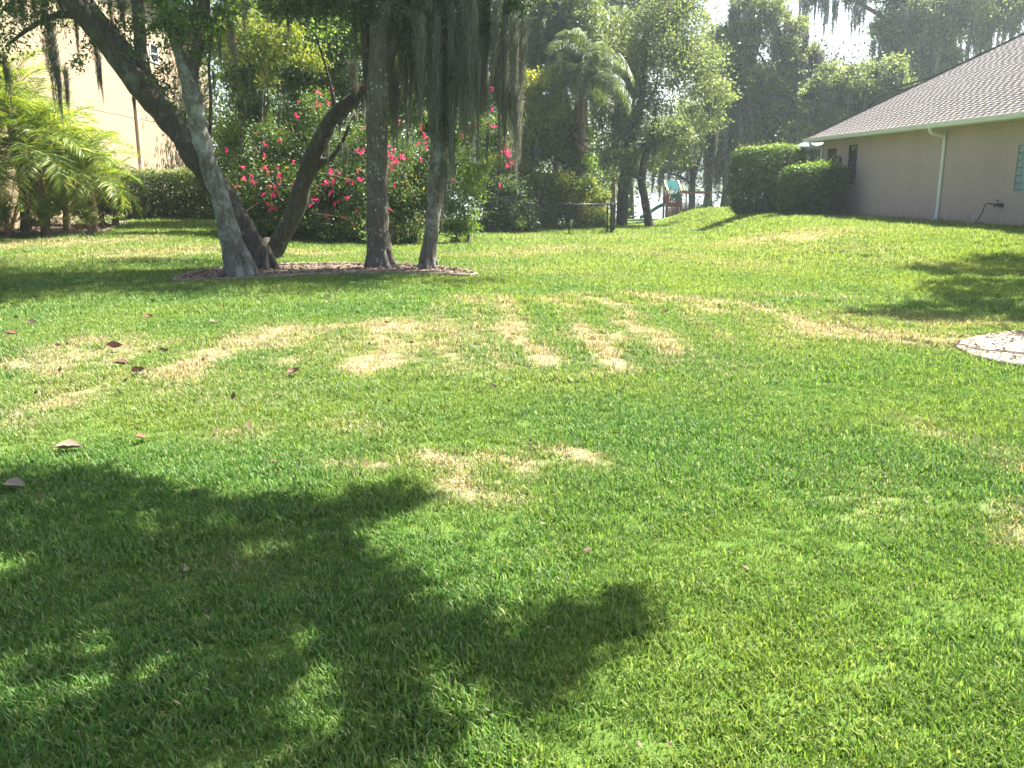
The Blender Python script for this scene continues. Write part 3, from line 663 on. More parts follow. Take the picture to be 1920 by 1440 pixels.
for i, t_ in enumerate(tabs):
    if i in single and not t_[4] and abs((t_[2]-t_[3])-(TW-.006)) < 1e-4:
        kk = rnd.randrange(8)
        if kk not in shm:
            vs, fs = tabgeo((0, EXP*1.12, 0, -TW+.006, False)); me = bpy.data.meshes.new('shingle'); me.from_pydata(vs, [], fs); me.materials.append(M['shingle'])
            at_ = me.attributes.new('tint', 'FLOAT', 'FACE'); at_.data.foreach_set('value', np.full(len(fs), .15+.1*kk, np.float32)); shm[kk] = me
        o = link('shingle', shm[kk], roof); o.location = (t_[0]/L1, t_[2], t_[0]*SL/L1); continue
    vs, fs = tabgeo(t_); n_ = len(V); V += vs; Fq += [tuple(a+n_ for a in f) for f in fs]; T += [min(1, max(0, rnd.gauss(.5, .13)))]*4
o = link('shingles', np_mesh('shingles', V, Fq, M['shingle'], T), roof); o['kind'] = 'stuff'
# hip cap shingles
hc = MB()
for k in range(46):
    s0 = k*0.2; f = s0/half*1.0
    if s0 > half: break
    p = Vector((-OV+s0, y1-s0, RZ+s0*SL+.035)); q = Vector((-OV+s0+.25, y1-s0-.25, RZ+(s0+.25)*SL+.028)); hc.bar(p, q, .2, .02)
hc.build('hip_cap', M['roofbase'], roof)
# gutter, fascia, soffit
g_ = MB(); gx0 = -OV-.13; prof = [(-OV-.002, RZ+.0), (-OV-.002, RZ-.13), (gx0+.02, RZ-.13), (gx0-.01, RZ-.03), (gx0-.01, RZ+.0), (gx0+.004, RZ+.0), (gx0+.03, RZ-.115), (-OV-.014, RZ-.115), (-OV-.014, RZ)]
vs = [(a_, y, b_) for y in (y0, y1+.02) for a_, b_ in prof]; n_ = len(prof)
g_.add(vs, [(i, (i+1) % n_, (i+1) % n_+n_, i+n_) for i in range(n_)]+[tuple(range(n_)), tuple(range(n_, 2*n_))[::-1]])
g_.build('gutter', M['white'], house)
MB().box((-OV/2, -LEN/2, RZ-.135), (OV-.01, LEN+2*OV-.02, .02)).build('soffit', M['soffit'], house)
def downspout(y, kick=0.25):
    d_ = MB(); gx_ = -OV-.06
    path = [(gx_, y, RZ-.12), (gx_, y, RZ-.2), (gx_+.1, y, RZ-.3), (-.12, y, RZ-.38), (-.055, y, RZ-.5), (-.055, y, .28), (-.06, y, .15), (-.2, y, .06)]
    p, r = smooth_path(path, [.052]*len(path), 4); d_.tube(p, r, 8)
    o = d_.build('downspout', M['white'], house, True)
    for z in (1.9, .8): MB().box((-.04, y, z), (.09, .13, .03)).build('strap', M['white'], o)
downspout(wall_y(1767, 1.4)); downspout(wall_y(1541, 1.4)+.1)
wn = MB(); wn.box((.07, (y_w1a+y_w1b)/2, 1.91), (.03, y_w1b-y_w1a, 1.42)); f_ = MB()
for (yy, zz, dy, dz) in (((y_w1a+.025), 1.91, .05, 1.42), ((y_w1b-.025), 1.91, .05, 1.42), ((y_w1a+y_w1b)/2, 2.59, y_w1b-y_w1a-.1, .05), ((y_w1a+y_w1b)/2, 1.23, y_w1b-y_w1a-.1, .05)):
    f_.box((.045, yy, zz), (.05, dy-.003, dz-.003))
wf = f_.build('window', M['bronze'], house); wn.build('pane', M['glass'], wf)
d_ = MB(); d_.box((.08, (y_da+y_db)/2, 1.3), (.04, y_db-y_da, 2.5)); dr_ = d_.build('door', M['bronze'], house)
MB().box((.055, (y_da+y_db)/2, 1.7), (.012, (y_db-y_da)*.7, 1.3)).build('pane', M['glass'], dr_)
yl_ = wall_y(1577, 2.2)
ln = MB(); ln.box((-.02, yl_, 2.1), (.04, .12, .22)); ln.bar((-.03, yl_, 2.2), (-.16, yl_, 2.25), .025); ln.box((-.16, yl_, 2.23), (.18, .18, .03)); ln.box((-.16, yl_, 1.93), (.12, .12, .02))
for a_, b_ in ((-.07, -.07), (.07, -.07), (-.07, .07), (.07, .07)): ln.bar((-.16+a_, yl_+b_, 2.22), (-.16+a_*.7, yl_+b_*.7, 1.93), .012)
lt = ln.build('wall_lantern', M['black'], house); MB().tube([(-.16, yl_, 1.94), (-.16, yl_, 2.2)], [.045, .055], 8).build('lamp_glass', M['gblock'], lt, True)
# glass block window
gw = MB().box((.13, (y_ga+y_gb)/2, 1.6), (.04, y_ga-y_gb, 1.2)).build('window', M['mortar'], house)
for a_ in range(6):
    for b_ in range(6):
        bevel(MB().box((.07, y_gb+.1+.2*a_, 1.1+.2*b_), (.09, .185, .185)).build('glass_block', M['gblock'], gw), .012)
# hose bib
yb_ = wall_y(1880, .9)
hb = thing('hose_tap', 'dark garden tap with short hose connector low on the taupe wall', 'tap', hw(0, yb_, .62), HA)
q_ = MB(); q_.tube([(0, 0, 0), (-.12, 0, 0), (-.2, 0, -.02), (-.22, 0, -.07)], [.022, .022, .024, .024], 8); q_.box((-.03, 0, 0), (.06, .2, .09)); q_.tube([(-.12, 0, .02), (-.12, 0, .12)], [.012, .012], 6); q_.build('tap_body', M['brass'], hb, True)
MB().tube([(-.12, -.06, .12), (-.12, .06, .12)], [.015, .015], 6).build('handle', M['brass'], hb)
MB().bar((-.16, 0, 0), (-.16, .33, .03), .035).build('hose_splitter', M['hose'], hb)
hp = [hw(-.16, yb_+.33, .64), hw(-.2, yb_+.42, .6), hw(-.22, yb_+.5, .35), hw(-.28, yb_+.62, .15), hw(-.3, yb_+.75, .03), hw(-.33, yb_+.6, .04), hw(-.28, yb_+.45, .12), hw(-.25, yb_+.33, .1), hw(-.24, yb_+.28, .0)]
for p in hp: p.z = max(p.z, h(p.x, p.y)+.02)
p, r = smooth_path(hp, [.014]*len(hp), 6)
setp(MB().tube(p, r, 6).build('garden_hose', M['hose'], None, True), 'thin dark hose hanging from the wall tap and looping to the grass', 'hose')

# ------------------------------------------------------------------ pool enclosures behind the house
def screen_mat():
    m, t = mat_new('insect_screen'); pb = N(t, 'ShaderNodeBsdfPrincipled'); pb.inputs['Base Color'].default_value = (0.03, 0.032, 0.035, 1); pb.inputs['Roughness'].default_value = .8
    tr = N(t, 'ShaderNodeBsdfTransparent'); mx = N(t, 'ShaderNodeMixShader'); mx.inputs[0].default_value = .6
    t.links.new(tr.outputs[0], mx.inputs[1]); t.links.new(pb.outputs[0], mx.inputs[2]); o = N(t, 'ShaderNodeOutputMaterial'); t.links.new(mx.outputs[0], o.inputs[0]); return m
SCREEN = screen_mat()
lan = thing('lanai', 'low flat roofed screened porch with grey roof panels beyond the hedge', 'porch', hw(0, 3, 0), HA)
MB().add([(1.5, 3.5, 2.95), (.1, -2.3, 2.72), (7, -2.3, 4.95), (7, 3.5, 4.8), (1.5, 3.5, 2.87), (.1, -2.3, 2.62), (7, -2.3, 4.85), (7, 3.5, 4.7)], [(0, 1, 2, 3), (7, 6, 5, 4), (0, 4, 5, 1), (1, 5, 6, 2), (2, 6, 7, 3), (3, 7, 4, 0)]).build('roof', M['greymetal'], lan)
for (x, y) in ((1.6, 3.4), (1.1, 1.4), (.65, -.6), (.25, -2.2), (4.0, 3.4)):
    MB().box((x, y, 1.3), (.07, .07, 2.7)).build('post', M['bronze'], lan)
MB().bar((.25, -2.2, .9), (1.6, 3.4, .9), .05).build('rail', M['bronze'], lan)
for (xa_, ya_, xb_, yb2) in ((1.6, 3.35, 1.1, 1.45), (1.1, 1.35, .65, -.55), (.65, -.65, .25, -2.15)): MB().add([(xa_, ya_, 0), (xb_, yb2, 0), (xb_, yb2, 2.62), (xa_, ya_, 2.62)], [(0, 1, 2, 3)]).build('screen_panel', SCREEN, lan)
cage = thing('pool_enclosure', 'dark framed screened pool cage rising behind the shingle roof', 'pool enclosure', (0, 0, 0))
cw = [P(1722, 160, 44), P(1760, 140, 44), P(1830, 122, 44), P(1990, 110, 44)]
z0c = .3
A = (cw[0].x, 44, z0c); 
fr = [((cw[0].x-1.6, 44, 3.2), cw[0]), (cw[0], cw[1]), (cw[1], (cw[3].x, 44, cw[1].z+.3)), (cw[0], (cw[3].x, 44, cw[0].z)), ((cw[0].x, 44, z0c), cw[0]), ((cw[0].x+1.1, 44, z0c), (cw[0].x+1.1, 44, cw[1].z)), ((cw[0].x+2.6, 44, z0c), (cw[0].x+2.6, 44, cw[1].z+.1)), ((cw[0].x-1.6, 44, z0c), (cw[0].x-1.6, 44, 3.2)), ((cw[0].x-1.6, 44, 3.2), (cw[3].x, 44, 3.2))]
for a_, b_ in fr: MB().bar(a_, b_, .09).build('frame_bar', M['bronze'], cage)
for a_, b_ in fr[:4]:
    a2 = Vector(a_)+Vector((.6, 7, 0)); b2 = Vector(b_)+Vector((.6, 7, 0)); MB().bar(a2, b2, .09).build('frame_bar', M['bronze'], cage)
for p in (cw[0], cw[1], Vector((cw[0].x+2.6, 44, cw[1].z+.1))): MB().bar(p, Vector(p)+Vector((.6, 7, 0)), .09).build('frame_bar', M['bronze'], cage)
MB().add([(cw[0].x, 44.02, cw[0].z), (cw[0].x+4.2, 44.02, cw[0].z), (cw[0].x+4.2, 44.02, cw[1].z+.15), (cw[1].x, 44.02, cw[1].z)], [(0, 1, 2, 3)]).build('screen_panel', SCREEN, cage)
MB().box(((cw[2].x+cw[3].x)/2, 44.3, cw[1].z-.1), (cw[3].x-cw[2].x+1.8, .3, .7)).build('roof_edge', M['bronze'], cage)

# ------------------------------------------------------------------ cream house on the left
LHY = 37.0
BX = P(257, 300, LHY).x
lh = thing('cream_house', 'tall two storey cream stucco house wall behind the palms and pale hedge', 'house', (BX, LHY, .42), D2R(2.1))
cl, sl = math.cos(D2R(2.1)), math.sin(D2R(2.1))
def lw(x, y, z): return Vector((BX+x*cl-y*sl, LHY+x*sl+y*cl, .42+z))
def lw_y(px, py=200):
    lo, hi = -24.0, 60.0
    for _ in range(40):
        m_ = (lo+hi)/2
        if proj(lw(0, m_, 3))[0] < px: lo = m_
        else: hi = m_
    return lo
def lw_z(px, py):
    y = lw_y(px); lo, hi = -1.0, 14.0
    for _ in range(30):
        m_ = (lo+hi)/2
        if proj(lw(0, y, m_))[1] > py: lo = m_
        else: hi = m_
    return y, lo
yr = lw_y(399); yb0 = -16.0; HH = 9.0; ZB = lw_z(257, 221)[1]
wins = []
for (pxa, pxb, pya, pyb) in ((274, 284, 71, 101), (296, 309, 84, 115)):
    ya_ = lw_y(pxa); yc_ = lw_y(pxb); z1 = lw_z((pxa+pxb)/2, pya)[1]; z0 = lw_z((pxa+pxb)/2, pyb)[1]; wins.append((ya_, yc_, z0, z1))
m_ = MB(); cur = yb0
for (a_, b_, z0, z1) in wins:
    m_.box((-.1, (cur+a_)/2, (ZB+HH)/2), (.2, a_-cur, HH-ZB)); m_.box((-.1, (a_+b_)/2, (ZB+z0)/2), (.2, b_-a_, z0-ZB)); m_.box((-.1, (a_+b_)/2, (z1+HH)/2), (.2, b_-a_, HH-z1)); cur = b_
m_.box((-.1, (cur+yr)/2, (ZB+HH)/2), (.2, yr-cur, HH-ZB)); m_.build('wall', M['stucco_cream'], lh)
m_ = MB(); m_.box((-.1, (yb0+yr)/2, (ZB-.04-1)/2), (.2, yr-yb0, ZB-.04+1)); m_.build('wall', M['stucco_cream'], lh)
MB().box((-.11, (yb0+yr)/2, ZB-.02), (.2, yr-yb0-.02, .039)).build('wall_joint', M['band'], lh)
m_ = MB(); m_.box((-5.1, yr-.1, HH/2-.5), (9.8, .2, HH+1)); m_.box((-5.1, yb0+.1, HH/2-.5), (9.8, .2, HH+1)); m_.box((-10.1, (yb0+yr)/2, HH/2-.5), (.2, yr-yb0, HH+1)); m_.build('wall', M['stucco_cream'], lh)
ym = (yb0+yr)/2; v = [(.6, yb0-.6, HH), (.6, yr+.6, HH), (-10.8, yr+.6, HH), (-10.8, yb0-.6, HH), (-5.1, yr-5, HH+2.6), (-5.1, yb0+5, HH+2.6)]
MB().add(v, [(0, 1, 4, 5), (1, 2, 4), (2, 3, 5, 4), (3, 0, 5), (3, 2, 1, 0)]).build('roof', M['roofbase'], lh)
for (a_, b_, z0, z1) in wins:
    f_ = MB(); f_.box((.01, (a_+b_)/2, z1+.03), (.06, b_-a_+.2, .08)); f_.box((.01, (a_+b_)/2, z0-.03), (.06, b_-a_+.2, .08)); f_.box((.01, a_-.04, (z0+z1)/2), (.06, .08, z1-z0)); f_.box((.01, b_+.04, (z0+z1)/2), (.06, .08, z1-z0))
    w_ = f_.build('window', M['white'], lh)
    MB().box((-.06, (a_+b_)/2, (z0+z1)/2), (.02, b_-a_, z1-z0)).build('pane', M['glass'], w_)
    MB().box((-.035, (a_+b_)/2, (z0+z1)/2), (.03, b_-a_, .05)).build('sash_bar', M['white'], w_)
yp = lw_y(258)
MB().box((.06, yp, 3.2), (.1, .14, 6.6)).build('downspout', plain('tan_pipe', (0.5, 0.37, 0.24), .6), lh)
MB().box((.1, yp-.15, 1.6), (.18, .45, .5)).build('utility_box', M['white'], lh)

# ------------------------------------------------------------------ trees
def R(px, Y): return px/FPX*Y*1.02
def trunk(parent, name, pts, Y, mat, wob=.13, seed=0, n=20, flare=True, sub=6, Ys=None):
    """pts: (px, py, width in photo pixels) from the foot upward; Ys: depth of each point"""
    Ys = Ys or [Y]*len(pts)
    p = [P(a, b, yy) for (a, b, w_), yy in zip(pts, Ys)]; r = [R(w_, yy)/2 for (a, b, w_), yy in zip(pts, Ys)]
    if flare:
        p[0].z = h(p[0].x, p[0].y)+.02; p = [p[0]-Vector((0, 0, .25))]+p; r = [r[0]*1.1]+r; r[1] *= 1.0
    p, r = smooth_path(p, r, sub)
    mb = MB().tube([q-parent.location for q in p], r, n, wob, seed)
    if flare and Ys[0] < 24:
        rr = random.Random(seed*7+1); b0 = pts_foot = p[sub]-parent.location; r0 = r[sub]
        for k in range(7):
            a_ = 2*PI*k/7+rr.uniform(-.3, .3); dv = Vector((math.cos(a_), math.sin(a_), 0)); L0 = rr.uniform(.95, 1.25)*r0
            mb.tube([b0+dv*r0*.35+Vector((0, 0, .42)), b0+dv*r0*.75+Vector((0, 0, .18)), b0+dv*L0+Vector((0, 0, .02)), b0+dv*(L0+.12)+Vector((0, 0, -.08))], [r0*.36, r0*.36, r0*.24, r0*.1], 8, .15, k)
    o = mb.build(name, mat, parent, True); return o, p
def blob(px, py, r, Y, fz=1.0): return (P(px, py, Y), (R(r, Y), R(r, Y), R(r, Y)*fz))
def tree_root(name, label, px, py, group=None, cat='tree', Y=None):
    g = G(px, py) if Y is None else Vector((P(px, py, Y).x, Y, h(P(px, py, Y).x, Y)))
    return thing(name, label, cat, g, 0, group), g.y
def branch(parent, p, q, r0, r1, mat, name='branch', sag=.15, seed=0, n=7):
    p = Vector(p); q = Vector(q); m1 = p.lerp(q, .35)+Vector((rnd.uniform(-.1, .1), rnd.uniform(-.1, .1), sag))*(q-p).length; m2 = p.lerp(q, .7)+Vector((rnd.uniform(-.1, .1), rnd.uniform(-.1, .1), sag*.4))*(q-p).length
    a_, b_ = smooth_path([p, m1, m2, q], [r0, r0*.75+r1*.25, r0*.35+r1*.65, r1], 4)
    return MB().tube([v_-parent.location for v_ in a_], b_, n, .12, seed).build(name, mat, parent, True)
def twigs(parent, blobs, n, mat, length=.7, r=.008):
    m_ = MB()
    for k in range(n):
        c, rr = blobs[k % len(blobs)]; c = Vector(c); rr = rr[0] if hasattr(rr, '__len__') else rr
        d = Vector((rnd.gauss(0, 1), rnd.gauss(0, 1), rnd.gauss(0, .7))).normalized(); L_ = length*rnd.uniform(.5, 1.5)
        s = c+Vector((rnd.gauss(0, .4), rnd.gauss(0, .4), rnd.gauss(0, .4)))*rr
        pts = [s, s+d*L_*.5+Vector((0, 0, rnd.uniform(-.08, .1))), s+d*L_+Vector((0, 0, rnd.uniform(-.2, .1)))]
        m_.tube([p_-parent.location for p_ in pts], [r, r*.7, r*.3], 4, cap=False)
    return m_.build('twigs', mat, parent)
BK, BP, BD = M['bark'], M['bark_pale'], M['bark_dark']

# leaning pair A (behind) and B (front)
tA, YA = tree_root('oak_tree', 'oak trunk leaning far left, crossing behind its pale neighbour', 492, 506, 'mossy oaks standing round the mulch bed')
trunk(tA, 'trunk', [(494, 508, 44), (472, 450, 34), (440, 400, 36), (405, 345, 42), (372, 300, 46), (340, 250, 47), (298, 200, 46), (250, 138, 46), (200, 70, 46), (150, 10, 44), (90, -80, 40), (10, -200, 34), (-60, -330, 26)], YA, BK, seed=1)
trunk(tA, 'limb', [(285, 172, 24), (268, 120, 22), (262, 60, 21), (258, 0, 20), (262, -90, 17), (290, -220, 10)], YA, BK, seed=2, flare=False)
trunk(tA, 'limb', [(165, 30, 20), (110, 28, 12), (60, 50, 8), (10, 88, 4)], YA, BK, seed=3, flare=False, n=8)
A_bl = [blob(70, 20, 60, YA), blob(10, 40, 60, YA), blob(-60, 60, 70, YA), blob(160, 75, 28, YA), blob(240, 60, 36, YA+.4), blob(215, 20, 40, YA), blob(150, 120, 22, YA), blob(250, 105, 22, YA), blob(-20, 130, 40, YA)]
crown('crown', [(c, r) for c, r in A_bl], 5200, .085, LEAF['oak'], tA, sub=9, spread=.33, origin=tA.location, aspect=.42)
hi_A = [((-8+3.2*math.cos(k*1.1)*((k % 3)+1)/3, YA+1.5+3.6*math.sin(k*1.1)*((k % 3)+1)/3, 6.6+(k % 4)*.6), 1.25) for k in range(18)]
crown('crown', hi_A, 19000, .12, LEAF['oak'], tA, sub=12, spread=.35, origin=tA.location)
for (x, y0_, y1_, w_) in [(92, 30, 215, 1.25), (88, 60, 200, .9), (104, 90, 235, .7), (122, 120, 228, .8), (180, 80, 188, .8), (186, 120, 200, .4), (226, -10, 62, 1.1), (6, 95, 182, .7), (14, 120, 200, .5), (38, -20, 60, 1.3), (60, -20, 40, 1.2), (24, -20, 45, 1.3), (78, -20, 70, 1.4), (140, 20, 110, .6), (-30, 20, 200, 1.2), (205, 0, 50, .8), (110, -20, 50, 1), (250, 180, 215, .4), (210, 60, 120, .4)]:
    beard(tA, P(x, y0_, YA+.2), (y1_-y0_)/FPX*YA, w_)
tB, YB = tree_root('oak_tree', 'pale lichened fork topped oak trunk at the left end of the mulch bed', 450, 520, 'mossy oaks standing round the mulch bed')
trunk(tB, 'trunk', [(452, 520, 54), (440, 470, 41), (424, 410, 36), (407, 355, 34), (392, 310, 32), (380, 265, 31), (370, 225, 30), (361, 180, 29), (352, 140, 28), (338, 105, 19), (326, 60, 16), (321, 0, 15), (312, -110, 12)], YB, BP, seed=4)
trunk(tB, 'limb', [(357, 165, 22), (364, 120, 20), (372, 80, 19), (381, 30, 18), (386, -30, 17), (400, -140, 12)], YB, BK, seed=5, flare=False)
trunk(tB, 'limb', [(388, 290, 10), (394, 240, 7), (395, 180, 6), (392, 120, 5), (400, 40, 4)], YB+.2, BK, seed=6, flare=False, n=8)
B_bl = [blob(300, 40, 34, YB), blob(345, 45, 34, YB), blob(395, 55, 36, YB), blob(320, 85, 26, YB), blob(375, 90, 22, YB), blob(425, 20, 30, YB), blob(300, -5, 30, YB), blob(360, 0, 40, YB)]
crown('crown', B_bl, 4200, .085, LEAF['bright'], tB, sub=8, spread=.33, origin=tB.location, aspect=.45)
crown('crown', [blob(300, 150, 24, YB), blob(320, 180, 24, YB), blob(305, 130, 20, YB), blob(340, 215, 16, YB), blob(250, 90, 18, YB)], 420, .09, LEAF['dark'], tB, sub=8, spread=.45, origin=tB.location, aspect=.42)
twigs(tB, B_bl+[blob(310, 160, 24, YB)], 60, M['twig'], .6)
hi_B = [((-4.8+2.6*math.cos(k*1.3)*((k % 3)+1)/3, YB+.5+2.6*math.sin(k*1.3)*((k % 3)+1)/3, 6.6+(k % 4)*.6), 1.1) for k in range(13)]
crown('crown', hi_B, 13000, .12, LEAF['oak'], tB, sub=12, spread=.35, origin=tB.location)
for (x, y0_, y1_, w_) in [(410, 60, 130, .5), (430, 20, 120, .9), (455, -10, 60, 1), (400, 130, 190, .4), (440, 80, 150, .5)]:
    beard(tB, P(x, y0_, YB+.4), (y1_-y0_)/FPX*YB, w_)
# C leaning right
tC, YC = tree_root('oak_tree', 'dark bare trunk leaning right in front of the pink flowering shrub', 509, 485, 'mossy oaks standing round the mulch bed')
trunk(tC, 'trunk', [(509, 485, 36), (530, 440, 30), (551, 402, 31), (566, 350, 32), (580, 312, 30), (600, 265, 28), (625, 220, 26), (655, 192, 22), (690, 160, 16), (720, 110, 13), (735, 40, 12), (760, -80, 9)], YC, BK, seed=7)
trunk(tC, 'limb', [(584, 325, 17), (602, 305, 14), (622, 295, 10), (640, 270, 7), (655, 235, 5)], YC, BK, seed=8, flare=False, n=8)
trunk(tC, 'limb', [(628, 205, 8), (622, 170, 6), (612, 130, 4), (590, 60, 3)], YC, BD, seed=9, flare=False, n=7)
for (x, y0_, y1_, w_) in [(662, 108, 212, 1.0), (668, 150, 235, .9), (612, 255, 318, .8), (604, 235, 290, .7), (640, 265, 300, .5), (650, 270, 330, .4), (620, 215, 270, .8), (680, 170, 230, .7), (596, 240, 285, .6), (635, 215, 262, .9)]:
    beard(tC, P(x, y0_, YC-.1), (y1_-y0_)/FPX*YC, w_)
crown('crown', [((-3.2+1.6*math.cos(k*1.9), YC+.5+1.6*math.sin(k*1.9), 7.6+(k % 3)*.5), 1.2) for k in range(6)], 7000, .12, LEAF['oak'], tC, origin=tC.location, spread=.35)
# D the straight big trunk
tD, YD = tree_root('oak_tree', 'tall straight thick trunk speckled with white lichen in the middle of the mulch bed', 712, 503, 'mossy oaks standing round the mulch bed')
trunk(tD, 'trunk', [(713, 503, 48), (710, 450, 42), (708, 400, 39), (707, 300, 38), (708, 200, 37), (712, 100, 36), (715, 0, 34), (717, -120, 30), (730, -300, 22)], YD, M['bark_spots'], wob=.07, seed=10)
trunk(tD, 'limb', [(718, 150, 24), (738, 78, 20), (762, 40, 18), (800, 8, 17), (850, -40, 14), (920, -120, 10)], YD, BD, seed=11, flare=False)
trunk(tD, 'limb', [(694, 215, 9), (688, 150, 13), (684, 60, 15), (676, -20, 15), (650, -140, 11)], YD+.15, BD, seed=12, flare=False)
MB().tube([P(722, 500, YD-.1)-tD.location, P(728, 470, YD-.12)-tD.location, P(722, 455, YD-.05)-tD.location], [.07, .05, .02], 8, .2, 3).build('root_flare', M['bark_dark'], tD, True)
D_bl = [blob(640, 15, 50, YD), blob(690, 20, 45, YD), blob(750, 15, 45, YD), blob(800, 20, 45, YD), blob(580, 5, 45, YD), blob(520, -5, 45, YD), blob(770, 90, 26, YD), blob(730, 45, 30, YD)]
crown('crown', D_bl, 8500, .085, LEAF['dark'], tD, sub=10, spread=.33, origin=tD.location, aspect=.45)
twigs(tD, D_bl, 50, M['twig'], .7)
hi_D = [((-1.9+3.2*math.cos(k*1.2)*((k % 3)+1)/3, YD+.6+2.6*math.sin(k*1.2)*((k % 3)+1)/3, 6.9+(k % 4)*.6), 1.15) for k in range(15)]
crown('crown', hi_D, 15000, .12, LEAF['oak'], tD, sub=12, spread=.35, origin=tD.location)
for (x, y0_, y1_, w_) in [(690, 60, 212, .7), (684, 20, 150, .6), (736, 150, 285, .9), (742, 120, 300, .8), (760, 90, 296, .8), (771, 60, 215, 1.1), (778, 70, 230, 1.0), (768, 20, 180, 1.2), (752, 60, 190, .8), (790, 40, 250, 1.0), (735, 80, 260, .7), (610, -20, 60, .9), (560, -20, 50, .9), (640, -20, 70, 1.0), (665, 10, 90, .8), (500, -20, 50, .8), (540, 20, 80, .6), (697, 150, 290, .5), (783, 100, 280, .9), (730, -20, 120, 1.2), (745, -10, 150, 1.2), (725, 40, 170, .8), (755, 0, 130, 1.3), (680, -20, 110, 1), (700, -30, 70, 1.3), (660, -20, 120, .9), (780, -20, 120, 1.3), (765, 150, 290, .8), (690, -20, 60, 1.2)]:
    beard(tD, P(x, y0_, YD+rnd.uniform(.25, .9)), (y1_-y0_)/FPX*YD, w_)
# E slim trunk swallowed by moss curtains
tE, YE = tree_root('oak_tree', 'slim grey trunk under heavy dark moss at the right end of the bed', 803, 503, 'mossy oaks standing round the mulch bed')
trunk(tE, 'trunk', [(803, 503, 30), (806, 455, 26), (813, 400, 26), (818, 340, 27), (822, 290, 28), (826, 220, 29), (828, 140, 28), (832, 50, 27), (838, -60, 24), (846, -250, 16)], YE, BP, seed=13)
trunk(tE, 'limb', [(830, 100, 20), (860, 50, 17), (900, 10, 14), (950, -30, 11), (1000, -80, 8)], YE, BD, seed=14, flare=False)
E_bl = [blob(830, 20, 50, YE), blob(870, 15, 50, YE), blob(920, 10, 45, YE), blob(965, 5, 35, YE), blob(845, 110, 30, YE), blob(820, 180, 34, YE), blob(825, 235, 30, YE), blob(855, 60, 36, YE), blob(840, 260, 22, YE), blob(900, 60, 30, YE), blob(860, 140, 22, YE-.4)]
crown('crown', E_bl, 8500, .08, LEAF['dark'], tE, sub=10, spread=.33, origin=tE.location, aspect=.45)
twigs(tE, E_bl, 40, M['twig'], .6)
hi_E = [((.6+2.6*math.cos(k*1.2)*((k % 3)+1)/3, YE+1.4+2.4*math.sin(k*1.2)*((k % 3)+1)/3, 7.0+(k % 4)*.6), 1.1) for k in range(10)]
crown('crown', hi_E, 9000, .12, LEAF['oak'], tE, sub=12, spread=.35, origin=tE.location)
env = [(790, 250), (805, 285), (820, 300), (838, 290), (850, 350), (862, 262), (872, 280), (882, 296), (895, 215), (905, 240), (915, 165), (928, 190), (942, 290), (952, 318), (962, 325), (970, 300)]
for k in range(74):
    e = env[k % len(env)]; x = e[0]+rnd.uniform(-6, 6); top_ = rnd.choice([-30, -10, 20, 60, 100, 150])+rnd.uniform(-10, 10); bot = e[1]+rnd.uniform(-40, 8)
    if e[0] in (915, 928): top_ = min(top_, 60)
    if bot-top_ < 50: top_ = bot-90
    beard(tE, P(x, top_, YE+rnd.uniform(-.7, .7)), (bot-top_)/FPX*YE, rnd.uniform(.6, 1.25))
for (x, y0_, y1_, w_) in [(831, 290, 432, .5), (836, 300, 400, .4), (850, 270, 356, .5), (914, 240, 340, .35), (895, 260, 340, .3)]:
    beard(tE, P(x, y0_, YE-.2), (y1_-y0_)/FPX*YE, w_)

# trees whose crowns hang over the lawn from outside the frame and throw the dappled shade
def lifted(poly, n, z0, z1, rad, fill=.8):
    gp = [G(*p) for p in poly]; pp = [(p.x, p.y) for p in gp]; xs_ = [p[0] for p in pp]; ys_ = [p[1] for p in pp]; out = []
    cand = []; gs = rad*1.5; x = min(xs_)
    while x < max(xs_):
        y = min(ys_)
        while y < max(ys_):
            if rnd.random() < fill: cand.append((x+rnd.uniform(-.4, .4)*gs, y+rnd.uniform(-.4, .4)*gs))
            y += gs
        x += gs
    for x, y in cand[:n*20]:
        if not bool(poly_in(pp, np.array([x]), np.array([y]))[0]): continue
        z = rnd.uniform(z0, z1)
        for _ in range(60):
            c = Vector((x, y, h(x, y)))+SUNV*(z/SUNV.z); q = proj(c); mrg = 1640*(rad*1.6)/max(c.y, 1)
            if q[1] < -mrg or q[0] > 1920+mrg or q[0] < -mrg: break
            z += .25
        out.append((c, rad*rnd.uniform(.7, 1.25)))
    return out
tF, _ = thing('oak_tree', 'overhanging oak whose crown shades the lower left of the lawn', 'tree', (5.4, -2.6, 0)), 0
b1 = lifted([(-60, 900), (150, 905), (260, 890), (330, 925), (420, 930), (560, 945), (640, 950), (770, 915), (790, 935), (700, 1010), (740, 1080), (830, 1120), (900, 1165), (1010, 1190), (1090, 1100), (1130, 1100), (1180, 1170), (1225, 1230), (1170, 1270), (1040, 1300), (960, 1340), (840, 1300), (790, 1400), (700, 1480), (420, 1500), (-100, 1500)], 400, 4.2, 5.6, .17, .97)
print('shade clumps', len(b1), len(b2)); crown('crown', b1, len(b1)*400, .08, LEAF['oak'], tF, sub=7, spread=.45, origin=tF.location)
MB().tube([(0, 0, -.2), (0, 0, .4), (-.1, .2, 2), (-.3, .6, 4)], [.34, .25, .21, .17], 12, .1, 2).build('trunk', BK, tF, True)
for k in range(0, len(b1), 16): branch(tF, (5.1, -2.0, 4), b1[k][0], .09, .012, BK, 'branch', .12, k)
tG, _ = thing('oak_tree', 'oak beside the sandy bed whose crown shades the right of the lawn', 'tree', (7.6, 8.8, h(7.6, 8.8))), 0
b2 = lifted([(1690, 500), (1760, 488), (1960, 478), (2050, 520), (2050, 600), (1900, 612), (1740, 600), (1640, 590), (1760, 560), (1680, 545), (1800, 525)], 140, 6.0, 8.2, .34, .97)
